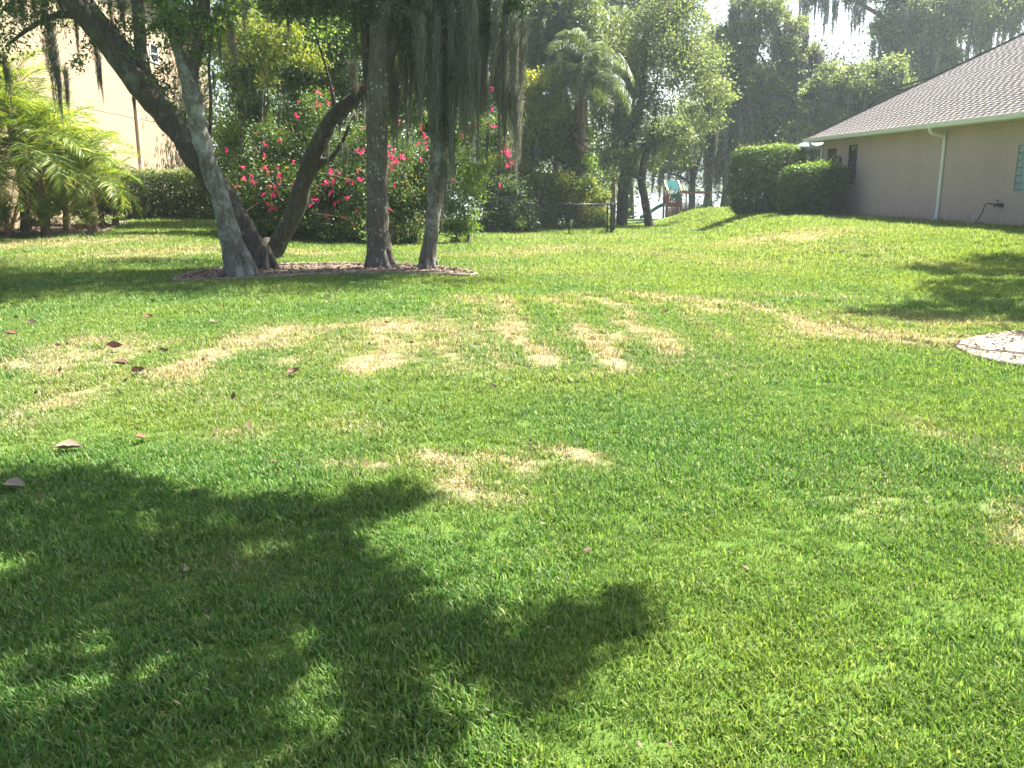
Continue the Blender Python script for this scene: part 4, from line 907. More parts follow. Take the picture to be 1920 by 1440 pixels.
crown('crown', b2, 24000, .12, LEAF['oak'], tG, sub=7, spread=.42, origin=tG.location)
MB().tube([(0, 0, -.2), (0, 0, .4), (.2, .1, 2.5), (.8, .8, 5)], [.4, .3, .25, .18], 12, .1, 2).build('trunk', BK, tG, True)
for k in range(0, len(b2), 14): branch(tG, Vector((8.4, 9.6, 5.3)), Vector(b2[k][0])+Vector((rnd.gauss(0, .5), rnd.gauss(0, .5), .6)), .05, .01, BK, 'branch', .1, k)

# ------------------------------------------------------------------ pink flowering shrub
g = G(640, 461); sh = thing('bougainvillea', 'large sprawling bougainvillea shrub dotted with pink flower clusters behind the trunks', 'shrub', g)
YS = g.y+1.2
bb = [blob(470, 390, 55, YS), blob(530, 350, 62, YS), blob(600, 370, 70, YS), blob(680, 360, 70, YS), blob(745, 350, 55, YS), blob(600, 270, 60, YS+.6), blob(690, 270, 50, YS+.6), blob(510, 280, 50, YS+.6), blob(640, 425, 45, YS-.4), blob(560, 430, 45, YS-.4), blob(715, 425, 42, YS-.4), blob(480, 430, 36, YS-.2), blob(780, 300, 40, YS+.6), blob(590, 200, 36, YS+.8), blob(450, 330, 36, YS+.6), blob(850, 280, 45, YS+.8), blob(930, 240, 40, YS+1), blob(800, 360, 40, YS+.4), blob(650, 440, 30, YS-.7), blob(760, 440, 24, YS-.6)]
crown('foliage', bb, 43000, .085, LEAF['oak'], sh, sub=16, spread=.27, hollow=.5, origin=sh.location, aspect=.5)
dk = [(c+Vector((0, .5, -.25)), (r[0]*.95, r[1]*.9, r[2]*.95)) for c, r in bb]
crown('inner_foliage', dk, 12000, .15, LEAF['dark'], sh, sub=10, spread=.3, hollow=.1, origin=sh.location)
twigs(sh, bb, 120, M['twig'], 1.1, .009)
def flower_mesh(mat, n, seed):
    r = np.random.default_rng(seed); cc = r.normal(0, .06, (4, 3)); c = cc[r.integers(0, 4, n)]+r.normal(0, .032, (n, 3))
    global rng
    v, f, t = leaf_arrays(c, .05, .8, droop=0); return np_mesh('flower_cluster', v, f, mat, t)
FLW = [flower_mesh(LEAF['pink'], 46, 1), flower_mesh(LEAF['pink'], 30, 2), flower_mesh(LEAF['pink'], 60, 3), flower_mesh(LEAF['coral'], 34, 4)]
for (x, y, s, k) in [(594, 173, 1.2, 0), (622, 174, .7, 1), (596, 196, 1, 3), (616, 191, .8, 3), (556, 220, 1, 0), (525, 265, .6, 3), (500, 273, .7, 1), (495, 290, 1.1, 0), (548, 304, .8, 0), (522, 334, 1.0, 2), (497, 317, 1.3, 3), (520, 318, .7, 1), (454, 312, 1, 3), (470, 340, 1.3, 2), (496, 364, 1.1, 0), (508, 360, 1.1, 2), (520, 355, .8, 1), (503, 381, 1, 3), (508, 392, 1.1, 2), (550, 350, 1, 0), (588, 378, 1, 2), (593, 355, .5, 1), (590, 371, .6, 1), (611, 400, .8, 0), (612, 407, .7, 1), (587, 266, .6, 3), (617, 328, 1.3, 2), (624, 350, 1.3, 2), (635, 322, 1, 0), (654, 342, .8, 1), (668, 420, .6, 1), (645, 408, .5, 1), (628, 382, 1, 0), (633, 379, .6, 1), (681, 240, .8, 0), (669, 397, .9, 0), (681, 339, 1.3, 2), (675, 287, 1.3, 2), (660, 342, .8, 3), (671, 319, .8, 3), (652, 371, .8, 3), (662, 423, .6, 3), (727, 287, 1.4, 2), (733, 298, 1.1, 2), (745, 300, 1.2, 2), (734, 317, .8, 0), (740, 350, .6, 1), (734, 394, .7, 0), (748, 225, .6, 3), (750, 232, .5, 1), (790, 240, 1, 0), (796, 250, .8, 0), (798, 260, .9, 2), (786, 268, .6, 1), (798, 279, .8, 0), (790, 299, 1, 0), (923, 167, 1.0, 0), (922, 205, .8, 0), (925, 238, 1.0, 2), (866, 254, .8, 0), (890, 235, .6, 1), (946, 286, 1.1, 2), (953, 294, 1.1, 2), (960, 306, .8, 3), (965, 224, .7, 0), (949, 270, .6, 1), (938, 350, .7, 0), (851, 339, .7, 0), (480, 250, .6, 1), (560, 190, .5, 1), (605, 345, .6, 1), (702, 372, .6, 3), (425, 285, .6, 1), (444, 350, .7, 3)]:
    o = link('flower_cluster', FLW[k], sh); o.location = P(x, y, YS-1.05+rnd.uniform(-.15, .15)+(.9 if y < 260 else 0))-sh.location
    o.scale = (s*rnd.uniform(.55, 1.05), s*rnd.uniform(.55, 1.0), s*rnd.uniform(.45, .85)); o.rotation_euler = (rnd.uniform(0, 6), rnd.uniform(0, 6), rnd.uniform(0, 6))

# ------------------------------------------------------------------ other shrubs and thickets
def shrub(name, label, px, py, blobs, n, L_, mat, Yoff=0.0, cat='shrub', sub=12, spread=.3, tw=20, hollow=.4, stems=True, group=None, inner=None):
    g = G(px, py); o = thing(name, label, cat, g, 0, group); Y = g.y+Yoff
    bl = [blob(a_, b_, r_, Y+dy) for (a_, b_, r_, dy) in blobs]
    crown('foliage', bl, n, L_, LEAF[mat], o, sub=sub, spread=spread, hollow=hollow, origin=o.location)
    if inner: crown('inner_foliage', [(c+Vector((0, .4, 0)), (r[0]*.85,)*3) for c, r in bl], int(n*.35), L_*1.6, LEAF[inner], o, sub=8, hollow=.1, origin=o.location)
    if stems:
        for k, (c, r) in enumerate(bl[:5]):
            branch(o, g+Vector((rnd.uniform(-.2, .2), .3+rnd.uniform(-.2, .2), -.05)), c, .03, .01, M['bark'], 'stem', .05, k, 6)
    if tw: twigs(o, bl, tw, M['twig'], .7, .008)
    return o
shrub('holly_shrub', 'loose light green shrub hanging low just right of the slim grey trunk', 868, 462, [(862, 400, 38, 0), (876, 350, 34, .2), (850, 435, 24, 0), (880, 430, 24, 0), (868, 455, 14, -.1), (890, 320, 26, .3), (842, 380, 20, 0), (905, 300, 22, .4)], 7500, .07, 'bright', 1.0)
shrub('flowering_shrub', 'tangle of bare branches with pale variegated leaves between the two straight trunks', 770, 458, [(750, 400, 28, 0), (775, 420, 30, 0), (745, 435, 24, -.2), (800, 400, 24, 0), (790, 445, 22, 0), (760, 370, 20, 0), (730, 380, 18, -.1)], 2600, .065, 'pale', .8, tw=110, spread=.42)
shrub('laurel_shrub', 'dark rounded shrub left of the chain link fence', 950, 441, [(930, 400, 36, 0), (965, 400, 40, 0), (950, 370, 40, .4), (985, 420, 24, .3), (915, 425, 24, 0), (920, 350, 30, .6)], 12000, .12, 'dark', 1.0, inner='dark')
shrub('privet_shrub', 'mid green bushy shrub rising above the dark shrub left of the fence', 985, 438, [(950, 330, 34, 0), (990, 345, 38, 0), (1010, 380, 30, .4), (975, 310, 30, .4), (1020, 350, 28, .2), (1040, 365, 26, .4), (930, 310, 30, .8), (1060, 340, 24, 0), (1100, 350, 24, 0), (1125, 370, 20, 0)], 16000, .12, 'yellow', 2.6, inner='dark')
shrub('wax_myrtle', 'bright green small tree with light leaf tips above the chain link fence', 1060, 432, [(1060, 235, 34, 0), (1040, 265, 32, 0), (1080, 260, 28, 0), (1065, 290, 26, 0), (1020, 240, 34, .6), (1000, 280, 34, .8), (1090, 235, 18, 0), (1045, 210, 22, .2), (1100, 300, 24, 0), (1075, 325, 24, 0)], 14000, .14, 'bright', 1.0, inner='dark')
shrub('jasmine_bush', 'bush growing against the back of the chain link fence', 1060, 434, [(1010, 405, 24, 0), (1040, 395, 28, 0), (1070, 390, 30, 0), (1100, 395, 28, 0), (1120, 410, 22, 0), (1030, 425, 18, -.2), (1090, 425, 20, -.2), (1060, 370, 24, .4), (1100, 370, 22, .4), (1120, 385, 16, .3), (1000, 425, 16, 0)], 17000, .12, 'yellow', 1.5, inner='dark')
shrub('maple_tree', 'yellow green leafed small tree behind the hanging moss', 1000, 436, [(1010, 170, 34, 0), (1035, 200, 28, 0), (1000, 210, 34, .2), (980, 160, 34, .4), (1025, 150, 22, 0), (975, 250, 30, .4), (1045, 180, 16, -.2)], 9000, .14, 'yellow', 2.0, cat='tree')
shrub('laurel_oak', 'bright green tree crown behind the moss curtain left of the queen palm', 960, 430, [(960, 60, 60, 0), (1010, 80, 50, 0), (980, 110, 46, -.3), (1030, 40, 46, .2), (940, 130, 40, 0), (1040, 110, 34, .1), (900, 60, 50, .4), (1070, 60, 36, .3), (900, 170, 46, .4), (870, 230, 46, .4), (850, 120, 50, .5)], 22000, .16, 'bright', 5.0, cat='tree', inner='dark')
shrub('viburnum_tree', 'tall leafy screen behind the pink flowering shrub with yellowish tips', 620, 452, [(440, 60, 60, 0), (500, 90, 60, 0), (560, 60, 60, .3), (620, 90, 60, 0), (680, 60, 50, .3), (450, 150, 50, 0), (560, 150, 50, 0), (630, 170, 50, .2), (470, 215, 46, 0), (560, 225, 44, 0), (680, 160, 46, .3), (500, 10, 60, .5), (600, 0, 60, .5), (740, 100, 50, .6), (760, 180, 50, .6), (720, 230, 46, .4), (430, 250, 40, .2), (440, 310, 40, .3), (640, 240, 40, 0), (800, 120, 50, .7), (800, 220, 46, .6)], 44000, .12, 'bright', 4.0, cat='tree', sub=14, inner='oak', tw=50)
shrub('cherry_laurel', 'yellow tipped leafy tree left of the screen, over the flowering shrub', 470, 440, [(455, 50, 36, 0), (480, 90, 34, 0), (440, 100, 26, 0), (500, 60, 30, 0), (535, 100, 34, 0), (550, 60, 28, .2), (500, 140, 26, 0), (420, 60, 22, 0), (590, 110, 30, .1)], 6500, .1, 'yellow', 1.2, cat='tree', tw=30)
shrub('photinia_shrub', 'dark green shrub between the palms and the pale hedge', 200, 430, [(190, 370, 34, 0), (160, 360, 34, 0), (215, 345, 26, 0), (190, 320, 28, .3), (150, 390, 26, -.2), (215, 385, 22, 0), (130, 340, 30, .2), (90, 350, 36, .5), (50, 360, 40, .5), (10, 350, 40, .5), (100, 385, 30, -.3), (60, 390, 30, -.5), (20, 385, 32, -.9), (-20, 380, 36, -1.1), (130, 300, 30, .3)], 24000, .085, 'oak', 1.5, inner='dark')
shrub('magnolia_tree', 'grey green leafy tree top behind the palms at the left edge', 40, 436, [(30, 60, 60, 0), (70, 100, 40, 0), (10, 150, 50, 0), (-40, 100, 60, 0), (60, 180, 34, 0), (90, 30, 40, 0), (20, 220, 40, 0), (-30, 220, 50, 0), (60, 10, 50, 0)], 15000, .12, 'oak', 6.0, cat='tree', inner='dark')
# masses behind everything, between the trunks
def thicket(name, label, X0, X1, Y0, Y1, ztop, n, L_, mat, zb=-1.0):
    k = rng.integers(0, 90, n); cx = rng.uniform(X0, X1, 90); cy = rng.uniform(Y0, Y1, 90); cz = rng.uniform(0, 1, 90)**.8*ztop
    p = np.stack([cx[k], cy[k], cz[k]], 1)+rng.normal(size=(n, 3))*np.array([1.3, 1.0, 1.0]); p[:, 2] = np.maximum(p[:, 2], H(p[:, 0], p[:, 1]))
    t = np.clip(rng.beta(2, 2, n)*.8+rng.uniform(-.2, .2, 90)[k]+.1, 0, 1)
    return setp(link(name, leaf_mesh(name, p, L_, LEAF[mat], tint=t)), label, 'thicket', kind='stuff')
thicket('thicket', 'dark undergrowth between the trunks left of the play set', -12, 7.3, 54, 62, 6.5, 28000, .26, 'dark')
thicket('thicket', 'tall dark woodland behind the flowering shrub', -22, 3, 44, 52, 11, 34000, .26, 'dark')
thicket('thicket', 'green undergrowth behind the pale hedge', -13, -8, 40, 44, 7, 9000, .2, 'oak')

# ------------------------------------------------------------------ clipped hedges
def hedge(label, c, dims, rz, n, L_, mat, rr=.18):
    o = thing('clipped_hedge', label, 'hedge', c, rz); a_, b_, e = dims
    V = []; 
    u = rng.uniform(-1, 1, (n*2, 3)); q = np.abs(u)**5; s = (q.sum(1))**(1/5); p = u/s[:, None]         # superellipsoid skin
    p = p[(p[:, 2] > -.97)][:n]; p *= (1+rng.normal(0, .02, len(p)))[:, None]
    p = p*np.array([a_/2, b_/2, e/2])+np.array([0, 0, e/2]); p += rng.normal(0, .045, p.shape)*(1+2.2*(rng.uniform(0, 1, (len(p), 1)) < .05))
    p[:, 2] += .05*np.sin(p[:, 0]*2.2)+.03*np.sin(p[:, 0]*5+1)
    f = link('foliage', leaf_mesh('foliage', p, L_, LEAF[mat], tint=np.clip(rng.beta(2, 2, len(p))*.7+.15+.35*(p[:, 2] > e*.95), 0, 1), droop=.05), o)  # topmost leaves tinted brighter, putting sunlight into their colour
    p2 = rng.uniform(-1, 1, (n//4, 3))*np.array([a_/2*.9, b_/2*.9, e/2*.95])+np.array([0, 0, e/2])
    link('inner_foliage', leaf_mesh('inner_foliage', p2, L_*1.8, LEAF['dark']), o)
    m_ = MB()
    for k in range(14):
        x = rnd.uniform(-.42, .42)*a_; y = rnd.uniform(-.35, .35)*b_
        m_.tube([(x, y, -.1), (x+rnd.uniform(-.1, .1), y, .4), (x+rnd.uniform(-.3, .3), y, e*.8)], [.025, .02, .01], 5)
    m_.build('stems', M['bark'], o); return o
c1 = P(1434, 407, 36.8); c1.z = h(c1.x, c1.y)
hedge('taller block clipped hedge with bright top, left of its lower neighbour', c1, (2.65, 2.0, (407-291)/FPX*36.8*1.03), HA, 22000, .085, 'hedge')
c2 = P(1521, 405, 33.2); c2.z = h(c2.x, c2.y)
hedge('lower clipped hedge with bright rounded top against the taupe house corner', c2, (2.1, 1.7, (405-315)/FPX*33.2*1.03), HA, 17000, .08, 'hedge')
c3 = P(335, 418, 31.6); c3.z = h(c3.x, c3.y)
hedge('long pale green hedge in front of the cream house wall', c3, (3.7, 1.2, 1.72), -.12, 17000, .085, 'pale')

# ------------------------------------------------------------------ palms
def frond_arrays(L_, n, leaf, droop=.5, wid=.035, seed=0, hang=.3, lift=.6, ragged=.12):
    """one pinnate frond growing along +X from the origin"""
    r = np.random.default_rng(seed); a0 = lift; pts = []; x = z = 0.0; an = a0; ds = L_/24
    for k in range(25):
        pts.append((x, 0, z)); x += math.cos(an)*ds; z += math.sin(an)*ds; an -= droop*2.4/24*(0.4+k/16)
    pts = np.array(pts); tq = np.linspace(.14, 1, n); pos = np.stack([np.interp(tq*24, range(25), pts[:, i]) for i in range(3)], 1)
    V, F, T = [], [], []; b = 0
    tang = unit(np.gradient(pos, axis=0))
    for sgn in (-1, 1):
        l = leaf*np.sin(np.clip(tq*PI*.86+.25, 0, PI))**.6*r.uniform(1-ragged, 1+ragged, n)
        side = np.array([0, sgn, 0.])[None, :]+tang*(.35+.6*tq[:, None])+np.array([0, 0, .35])*r.uniform(-.3, 1, n)[:, None]+r.normal(0, .1, (n, 3)); side = unit(side)
        down = np.array([0, 0, -1.])
        p1 = pos+side*l[:, None]*.55; s2 = unit(side+down*hang*1.6); p2 = p1+s2*l[:, None]*.45
        wv = unit(np.cross(side, np.array([0, 0, 1.])+r.normal(0, .5, (n, 3))))*wid*.5
        v = np.stack([pos-wv*.5, pos+wv*.5, p1+wv, p1-wv, p2], 1).reshape(-1, 3); i = (np.arange(n)*5)[:, None]
        V.append(v); F.append(np.concatenate([i+[0, 1, 2], i+[0, 2, 3], i+[3, 2, 4]])+b); T.append(np.tile(np.clip(r.beta(2, 2, n), 0, 1), 3)); b += len(v)
    return np.concatenate(V), np.concatenate(F), np.concatenate(T), pts
def frond_mesh(mat, rmat, *a, **k):
    v, f, t, pts = frond_arrays(*a, **k)
    rw = a[0]*.011; m_ = []; 
    for i in range(24):                                       # rachis as a triangular bar
        p, q = pts[i], pts[i+1]; w0 = rw*(1-i/26); w1 = rw*(1-(i+1)/26)
        m_.append(np.array([[p[0], -w0, p[2]], [p[0], w0, p[2]], [p[0], 0, p[2]+w0*1.4], [q[0], -w1, q[2]], [q[0], w1, q[2]], [q[0], 0, q[2]+w1*1.4]]))
    rv = np.concatenate(m_); ff = []
    for i in range(24):
        b = i*6; ff += [(b, b+1, b+4), (b, b+4, b+3), (b+1, b+2, b+5), (b+1, b+5, b+4), (b+2, b, b+3), (b+2, b+3, b+5)]
    ff = np.array(ff)+len(v); me = np_mesh('frond', np.concatenate([v, rv]), np.concatenate([f, ff]), mat, np.concatenate([t, np.full(len(ff), .8)]))
    return me
PF = [frond_mesh(LEAF['palm'], None, 1.9, 62, .48, droop=.5+.2*k, seed=k, lift=.85, hang=.25, wid=.018, ragged=.35) for k in range(4)]
PS = [frond_mesh(LEAF['straw'], None, 1.9, 40, .4, droop=.9, seed=k+9, lift=.1, hang=.8) for k in range(2)]
QF = [frond_mesh(LEAF['queen'], None, 3.0, 130, .8, droop=.8+.14*k, seed=k+20, lift=.9, hang=1.6, wid=.026, ragged=.35) for k in range(4)]
QS = [frond_mesh(LEAF['straw'], None, 2.9, 60, .5, droop=.5, seed=k+30, lift=-.9, hang=1.0, wid=.05) for k in range(2)]
def palm(name, label, base, top, r0, n, meshes, sc_=1.0, dead=None, nd=0, group=None, el=(-.5, 1.0), stubs=True):
    o = thing(name, label, 'palm tree', base, 0, group); top = Vector(top); b0 = Vector(base)
    m1 = b0.lerp(top, .5)+Vector((.08, 0, 0))
    p, r = smooth_path([b0-Vector((0, 0, .2)), b0+Vector((0, 0, .05)), m1, top], [r0*1.3, r0*1.15, r0, r0*.95], 8)
    MB().tube([q-b0 for q in p], [x*(1+.10*((i % 2)*2-1)) for i, x in enumerate(r)], 12, .1, 3).build('trunk', M['palm_trunk'], o, True)
    for k in range(n):
        f = link('frond', meshes[k % len(meshes)], o); az = k*2.399+rnd.uniform(-.2, .2); e = el[0]+(el[1]-el[0])*(k/n)
        f.location = top-b0+Vector((0, 0, -.1+.2*k/n)); f.rotation_euler = (rnd.uniform(-.25, .25), -e, az); s = sc_*rnd.uniform(.8, 1.12); f.scale = (s, s, s)
    for k in range(nd):
        f = link('dead_frond', dead[k % len(dead)], o); f.location = top-b0+Vector((0, 0, -.2)); f.rotation_euler = (0, rnd.uniform(.1, .5), rnd.uniform(0, 6.28)); s = sc_*rnd.uniform(.7, 1.0); f.scale = (s, s, s)
    return o
for (px, py, Y, pyb, sc_, n, lab) in [
    (60, 285, 24.6, 438, 1.06, 34, 'feathery yellow green palm leaning over the bed at the left edge'),
    (105, 300, 26.2, 436, 1.14, 34, 'tallest feathery palm arching toward the cream wall'),
    (15, 215, 25.2, 437, 1.10, 30, 'feathery palm with high fronds at the very left edge under the moss'),
    (160, 330, 25.4, 435, 0.97, 32, 'palm with a browned drooping frond nearest the pale hedge'),
    (-30, 320, 24.4, 440, 1.06, 28, 'palm at the left edge behind the low yellow fern palm')]:
    t_ = P(px, py, Y); b_ = Vector((t_.x+.1, Y, h(t_.x, Y))); palm('feather_palm', lab, b_, t_, .09, n, PF, sc_, PS, 2, 'feathery palms in the left bed', (-.95, 1.0))
for (px, Y, sc_, lab) in [(12, 23.9, .55, 'small yellow fern palm low in front of the left palms'), (88, 24.2, .42, 'smallest yellow fern palm right of the low one'), (165, 24.6, .4, 'small green fern palm at the front of the bed below the tall palms'), (215, 27.5, .75, 'low palm with fronds drooping over the end of the pale hedge')]:
    x = P(px, 430, Y).x; b_ = Vector((x, Y, h(x, Y))); palm('fern_palm', lab, b_, b_+Vector((0, 0, .3 if Y < 26 else 1.0)), .07, 14, PF, sc_, None, 0, 'low fern palms in the left bed', (0, 1.1))
b_ = Vector((P(1083, 350, 41).x, 41, h(P(1083, 350, 41).x, 41))); palm('queen_palm', 'queen palm with drooping dull green crown and tan dead fronds behind the fence', b_, P(1092, 165, 41), .13, 34, QF, 0.95, QS, 9, 'queen palms behind the fence', (-.5, 1.1))
b_ = Vector((P(1035, 350, 46).x, 46, h(P(1035, 350, 46).x, 46))); palm('queen_palm', 'taller fluffy queen palm left of and behind the other', b_, P(1050, 75, 46), .14, 30, QF, 1.2, QS, 2, 'queen palms behind the fence', (-.4, 1.1))
b_ = Vector((P(1150, 350, 50).x, 50, h(P(1150, 350, 50).x, 50))); palm('queen_palm', 'queen palm half hidden in the grey green oak crown', b_, P(1150, 110, 50), .14, 26, QF, 1.15, QS, 2, 'queen palms behind the fence', (-.4, 1.1))

# ------------------------------------------------------------------ chain link fence
fo = G(1145, 441); FY = fo.y
fence = thing('chain_link_fence', 'low black chain link fence with top rail in front of the bushes', 'fence', fo)
fz = 1.22
def fpt(px): x = P(px, 440, FY).x; return Vector((x, FY, h(x, FY)))
ends = [fpt(990), fpt(1067), fpt(1138)]
for p in ends+[fo, fo+Vector((.25, 1.5, 0)), fo+Vector((.5, 3.0, -.05))]:
    MB().tube([p-fo-Vector((0, 0, .1)), p-fo+Vector((0, 0, fz+.03)), p-fo+Vector((0, 0, fz+.07))], [.03, .03, .012], 8).build('post', M['black'], fence, True)
MB().tube([ends[0]-fo+Vector((0, 0, fz)), Vector((0, 0, fz))], [.022]*2, 8).build('top_rail', M['black'], fence, True)
MB().tube([Vector((0, 0, fz)), Vector((.5, 3, fz-.05))], [.022]*2, 8).build('top_rail', M['black'], fence, True)
MB().tube([ends[0]-fo+Vector((0, 0, .06)), Vector((0, 0, .06))], [.014]*2, 6).build('bottom_rail', M['black'], fence, True)
wm = MB(); x0_ = ends[0].x-fo.x; W_ = -x0_; d_ = .075
def wire(p, q, r=.0028): wm.bar(p, q, r*2)
k = -fz
while k < W_:
    a_, b_ = max(0, k), min(W_, k+fz)
    wire((x0_+a_, 0, a_-k), (x0_+b_, 0, b_-k)); wire((x0_+a_, .004, fz-(a_-k)), (x0_+b_, .004, fz-(b_-k))); k += d_
k = -fz
while k < 3.0:
    a_, b_ = max(0, k), min(3.0, k+fz)
    wire((a_/6, a_, a_-k), (b_/6, b_, b_-k)); wire((a_/6+.004, a_, fz-(a_-k)), (b_/6+.004, b_, fz-(b_-k))); k += d_
o = wm.build('wire_mesh', M['galv'], fence); o['kind'] = 'stuff'

# ------------------------------------------------------------------ big trees towards the lake
def bigtree(label, px, pyb, Y, trunk_pts, blobs, n, L_, mat, moss=0, ml=(1, 2.6), mw=1.6, name='moss_oak', bark=None, inner='dark', sub=14, spread=.3, group=None, cutoff=None, limbs=6):
    x = P(px, pyb, Y).x; o = thing(name, label, 'tree', (x, Y, h(x, Y)), 0, group)
    _, path = trunk(o, 'trunk', trunk_pts, Y, bark or BD, seed=px)
    bl = [blob(a_, b_, r_, Y+dy) for (a_, b_, r_, dy) in blobs]
    crown('crown', bl, n, L_, LEAF[mat], o, sub=sub+8, spread=.24, hollow=.6, origin=o.location)
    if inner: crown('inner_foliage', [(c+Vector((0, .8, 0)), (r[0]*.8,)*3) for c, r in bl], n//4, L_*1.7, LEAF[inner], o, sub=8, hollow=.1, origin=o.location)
    top_ = path[-1]
    for k in range(0, len(bl), max(1, len(bl)//limbs)):
        s_ = path[int(len(path)*rnd.uniform(.45, .95))]; branch(o, s_, bl[k][0], R(trunk_pts[-1][2], Y)*.33, .04, bark or BD, 'limb', .06, k, 8)
    if moss:
        sp = []
        for k in range(moss):
            c, r = rnd.choice(bl); u = Vector((rnd.gauss(0, 1), rnd.gauss(0, 1), 0)).normalized()*rnd.uniform(.2, 1)*r[0]
            sp.append(((c.x+u.x-o.location.x, c.y+u.y-o.location.y, c.z-r[2]*rnd.uniform(.1, .8)-o.location.z), rnd.uniform(*ml), mw*rnd.uniform(.6, 1.3)))
        far_moss('hanging_moss', sp, o)
    return o
GB = 'oaks on the slope towards the lake'
bigtree('large grey green oak with full round crown, left of the play set', 1176, 421, 47, [(1166, 421, 22), (1168, 380, 20), (1172, 330, 19), (1182, 280, 17), (1196, 220, 14), (1210, 140, 10)],
    [(1200, 50, 80, 0), (1275, 55, 70, 0), (1160, 120, 62, 0), (1235, 130, 88, -.6), (1310, 130, 60, 0), (1345, 175, 36, 0), (1180, 205, 60, 0), (1255, 215, 70, 0), (1325, 215, 34, 0), (1205, 270, 52, 0), (1275, 275, 40, 0), (1135, 260, 44, .5), (1150, 305, 40, 1), (1215, 300, 26, 1), (1250, 0, 60, 0), (1140, 200, 44, .6), (1290, 10, 50, .5), (1125, 110, 36, -3), (1110, 50, 36, -3)], 56000, .15, 'grey', 40, (.6, 1.6), 1.0, 'oak_tree', group=GB, inner=None)
bigtree('slim oak leaning left just in front of the play set', 1219, 429, 43, [(1219, 429, 18), (1214, 400, 15), (1208, 370, 14), (1203, 335, 14), (1210, 295, 12), (1222, 250, 9), (1230, 200, 6)],
    [(1225, 270, 22, 0), (1190, 285, 22, 0), (1250, 255, 20, 0), (1180, 320, 20, 0), (1240, 250, 34, 0), (1280, 250, 26, 0), (1150, 300, 26, .3)], 7000, .14, 'grey', 6, (.5, 1.2), .8, 'oak_tree', group=GB, inner=None)
bigtree('dark mossy oak by the water right of the play set, beard hanging to the hedge', 1362, 408, 66, [(1355, 408, 15), (1360, 370, 13), (1368, 330, 12), (1380, 290, 11), (1395, 240, 10)],
    [(1350, 265, 30, 0), (1390, 250, 44, 0), (1430, 240, 44, 0), (1340, 235, 30, 0), (1380, 215, 44, 0), (1460, 270, 30, 0), (1410, 280, 30, 0), (1355, 290, 18, 0), (1440, 200, 40, 0)], 17000, .22, 'dark', 60, (1.2, 3.6), 1.6, group=GB)
bigtree('slender straight dark trunk in the middle of the lake view', 1330, 410, 69, [(1324, 411, 13), (1326, 380, 13), (1330, 340, 12), (1333, 290, 10), (1330, 220, 9)],
    [(1320, 245, 26, 0), (1300, 225, 30, 0), (1290, 260, 22, 0), (1340, 205, 26, 0), (1322, 275, 10, 0)], 5000, .2, 'grey', 16, (1, 2.4), 1.2, group=GB)
bigtree('straight dark trunk standing behind the swing', 1297, 414, 67, [(1297, 415, 12), (1298, 370, 12), (1299, 320, 11), (1300, 270, 10), (1302, 200, 8)],
    [(1290, 235, 30, 0), (1270, 270, 24, 0), (1312, 215, 24, 0), (1250, 300, 24, 0), (1280, 305, 20, 0), (1235, 318, 14, 0), (1300, 285, 14, 0)], 9500, .2, 'grey', 16, (.8, 2.2), 1.2, group=GB)
bigtree('pale mossy oak mass above the taller hedge', 1450, 400, 62, [(1450, 400, 20), (1452, 330, 20), (1458, 250, 18), (1470, 150, 16), (1478, 40, 13)],
    [(1400, 70, 42, 0), (1385, 130, 42, 0), (1420, 170, 48, -.5), (1470, 140, 40, 0), (1450, 220, 44, 0), (1400, 215, 40, 0), (1500, 200, 44, 0), (1480, 90, 34, 0), (1450, 20, 40, 0), (1400, 5, 30, 0), (1520, 235, 40, 0), (1345, 70, 30, .5), (1380, 180, 34, 0), (1495, 50, 22, 0), (1530, 88, 12, 0), (1340, 100, 20, 0)], 33000, .2, 'grey', 190, (1.2, 3.4), 2.0, group=GB)
bigtree('mossy oak with bright leaf clumps just over the left end of the shingle roof', 1600, 330, 58, [(1600, 330, 18), (1602, 260, 18), (1606, 200, 16), (1612, 140, 12)],
    [(1560, 150, 34, 0), (1600, 170, 40, 0), (1640, 150, 38, 0), (1670, 130, 32, 0), (1620, 215, 38, 0), (1570, 215, 34, 0), (1660, 190, 34, 0), (1690, 165, 26, 0), (1530, 180, 30, 0), (1645, 225, 26, 0), (1595, 135, 14, 0), (1540, 225, 30, 0), (1500, 245, 28, 0), (1580, 250, 26, 0)], 24000, .19, 'grey', 120, (1.0, 2.8), 1.7, group=GB)
bigtree('huge dark mossy tree filling the top right corner behind the roof', 1700, 300, 76, [(1700, 300, 30), (1704, 220, 30), (1712, 130, 26), (1725, 40, 24), (1735, -80, 18)],
    [(1668, 50, 32, 0), (1700, 50, 50, 0), (1755, 55, 50, 0), (1805, 40, 48, 0), (1700, 110, 44, 0), (1750, 115, 44, 0), (1668, 105, 20, 0), (1700, -10, 60, 0), (1800, -10, 60, 0), (1870, 10, 46, 0), (1920, 0, 46, 0), (1790, 130, 28, 0), (1725, 160, 34, 0), (1680, 160, 30, 0), (1610, -22, 34, 0), (1560, -30, 30, 0), (1905, 50, 12, 0), (1850, 45, 12, 0), (1760, 165, 24, 0), (1520, -25, 30, 0)], 52000, .25, 'grey', 190, (1.4, 4.2), 1.5, group=GB)
bigtree('distant tall cypress trunks with hanging moss above the queen palms', 1180, 380, 72, [(1175, 380, 24), (1178, 200, 24), (1180, 60, 22), (1183, -60, 18)],
    [(1150, -10, 44, 0), (1210, -10, 44, 0), (1100, 0, 30, 0), (1260, -20, 44, 0), (1185, 40, 20, 0)], 8000, .25, 'grey', 60, (1.2, 3.0), 1.8, name='cypress_tree', group=GB)
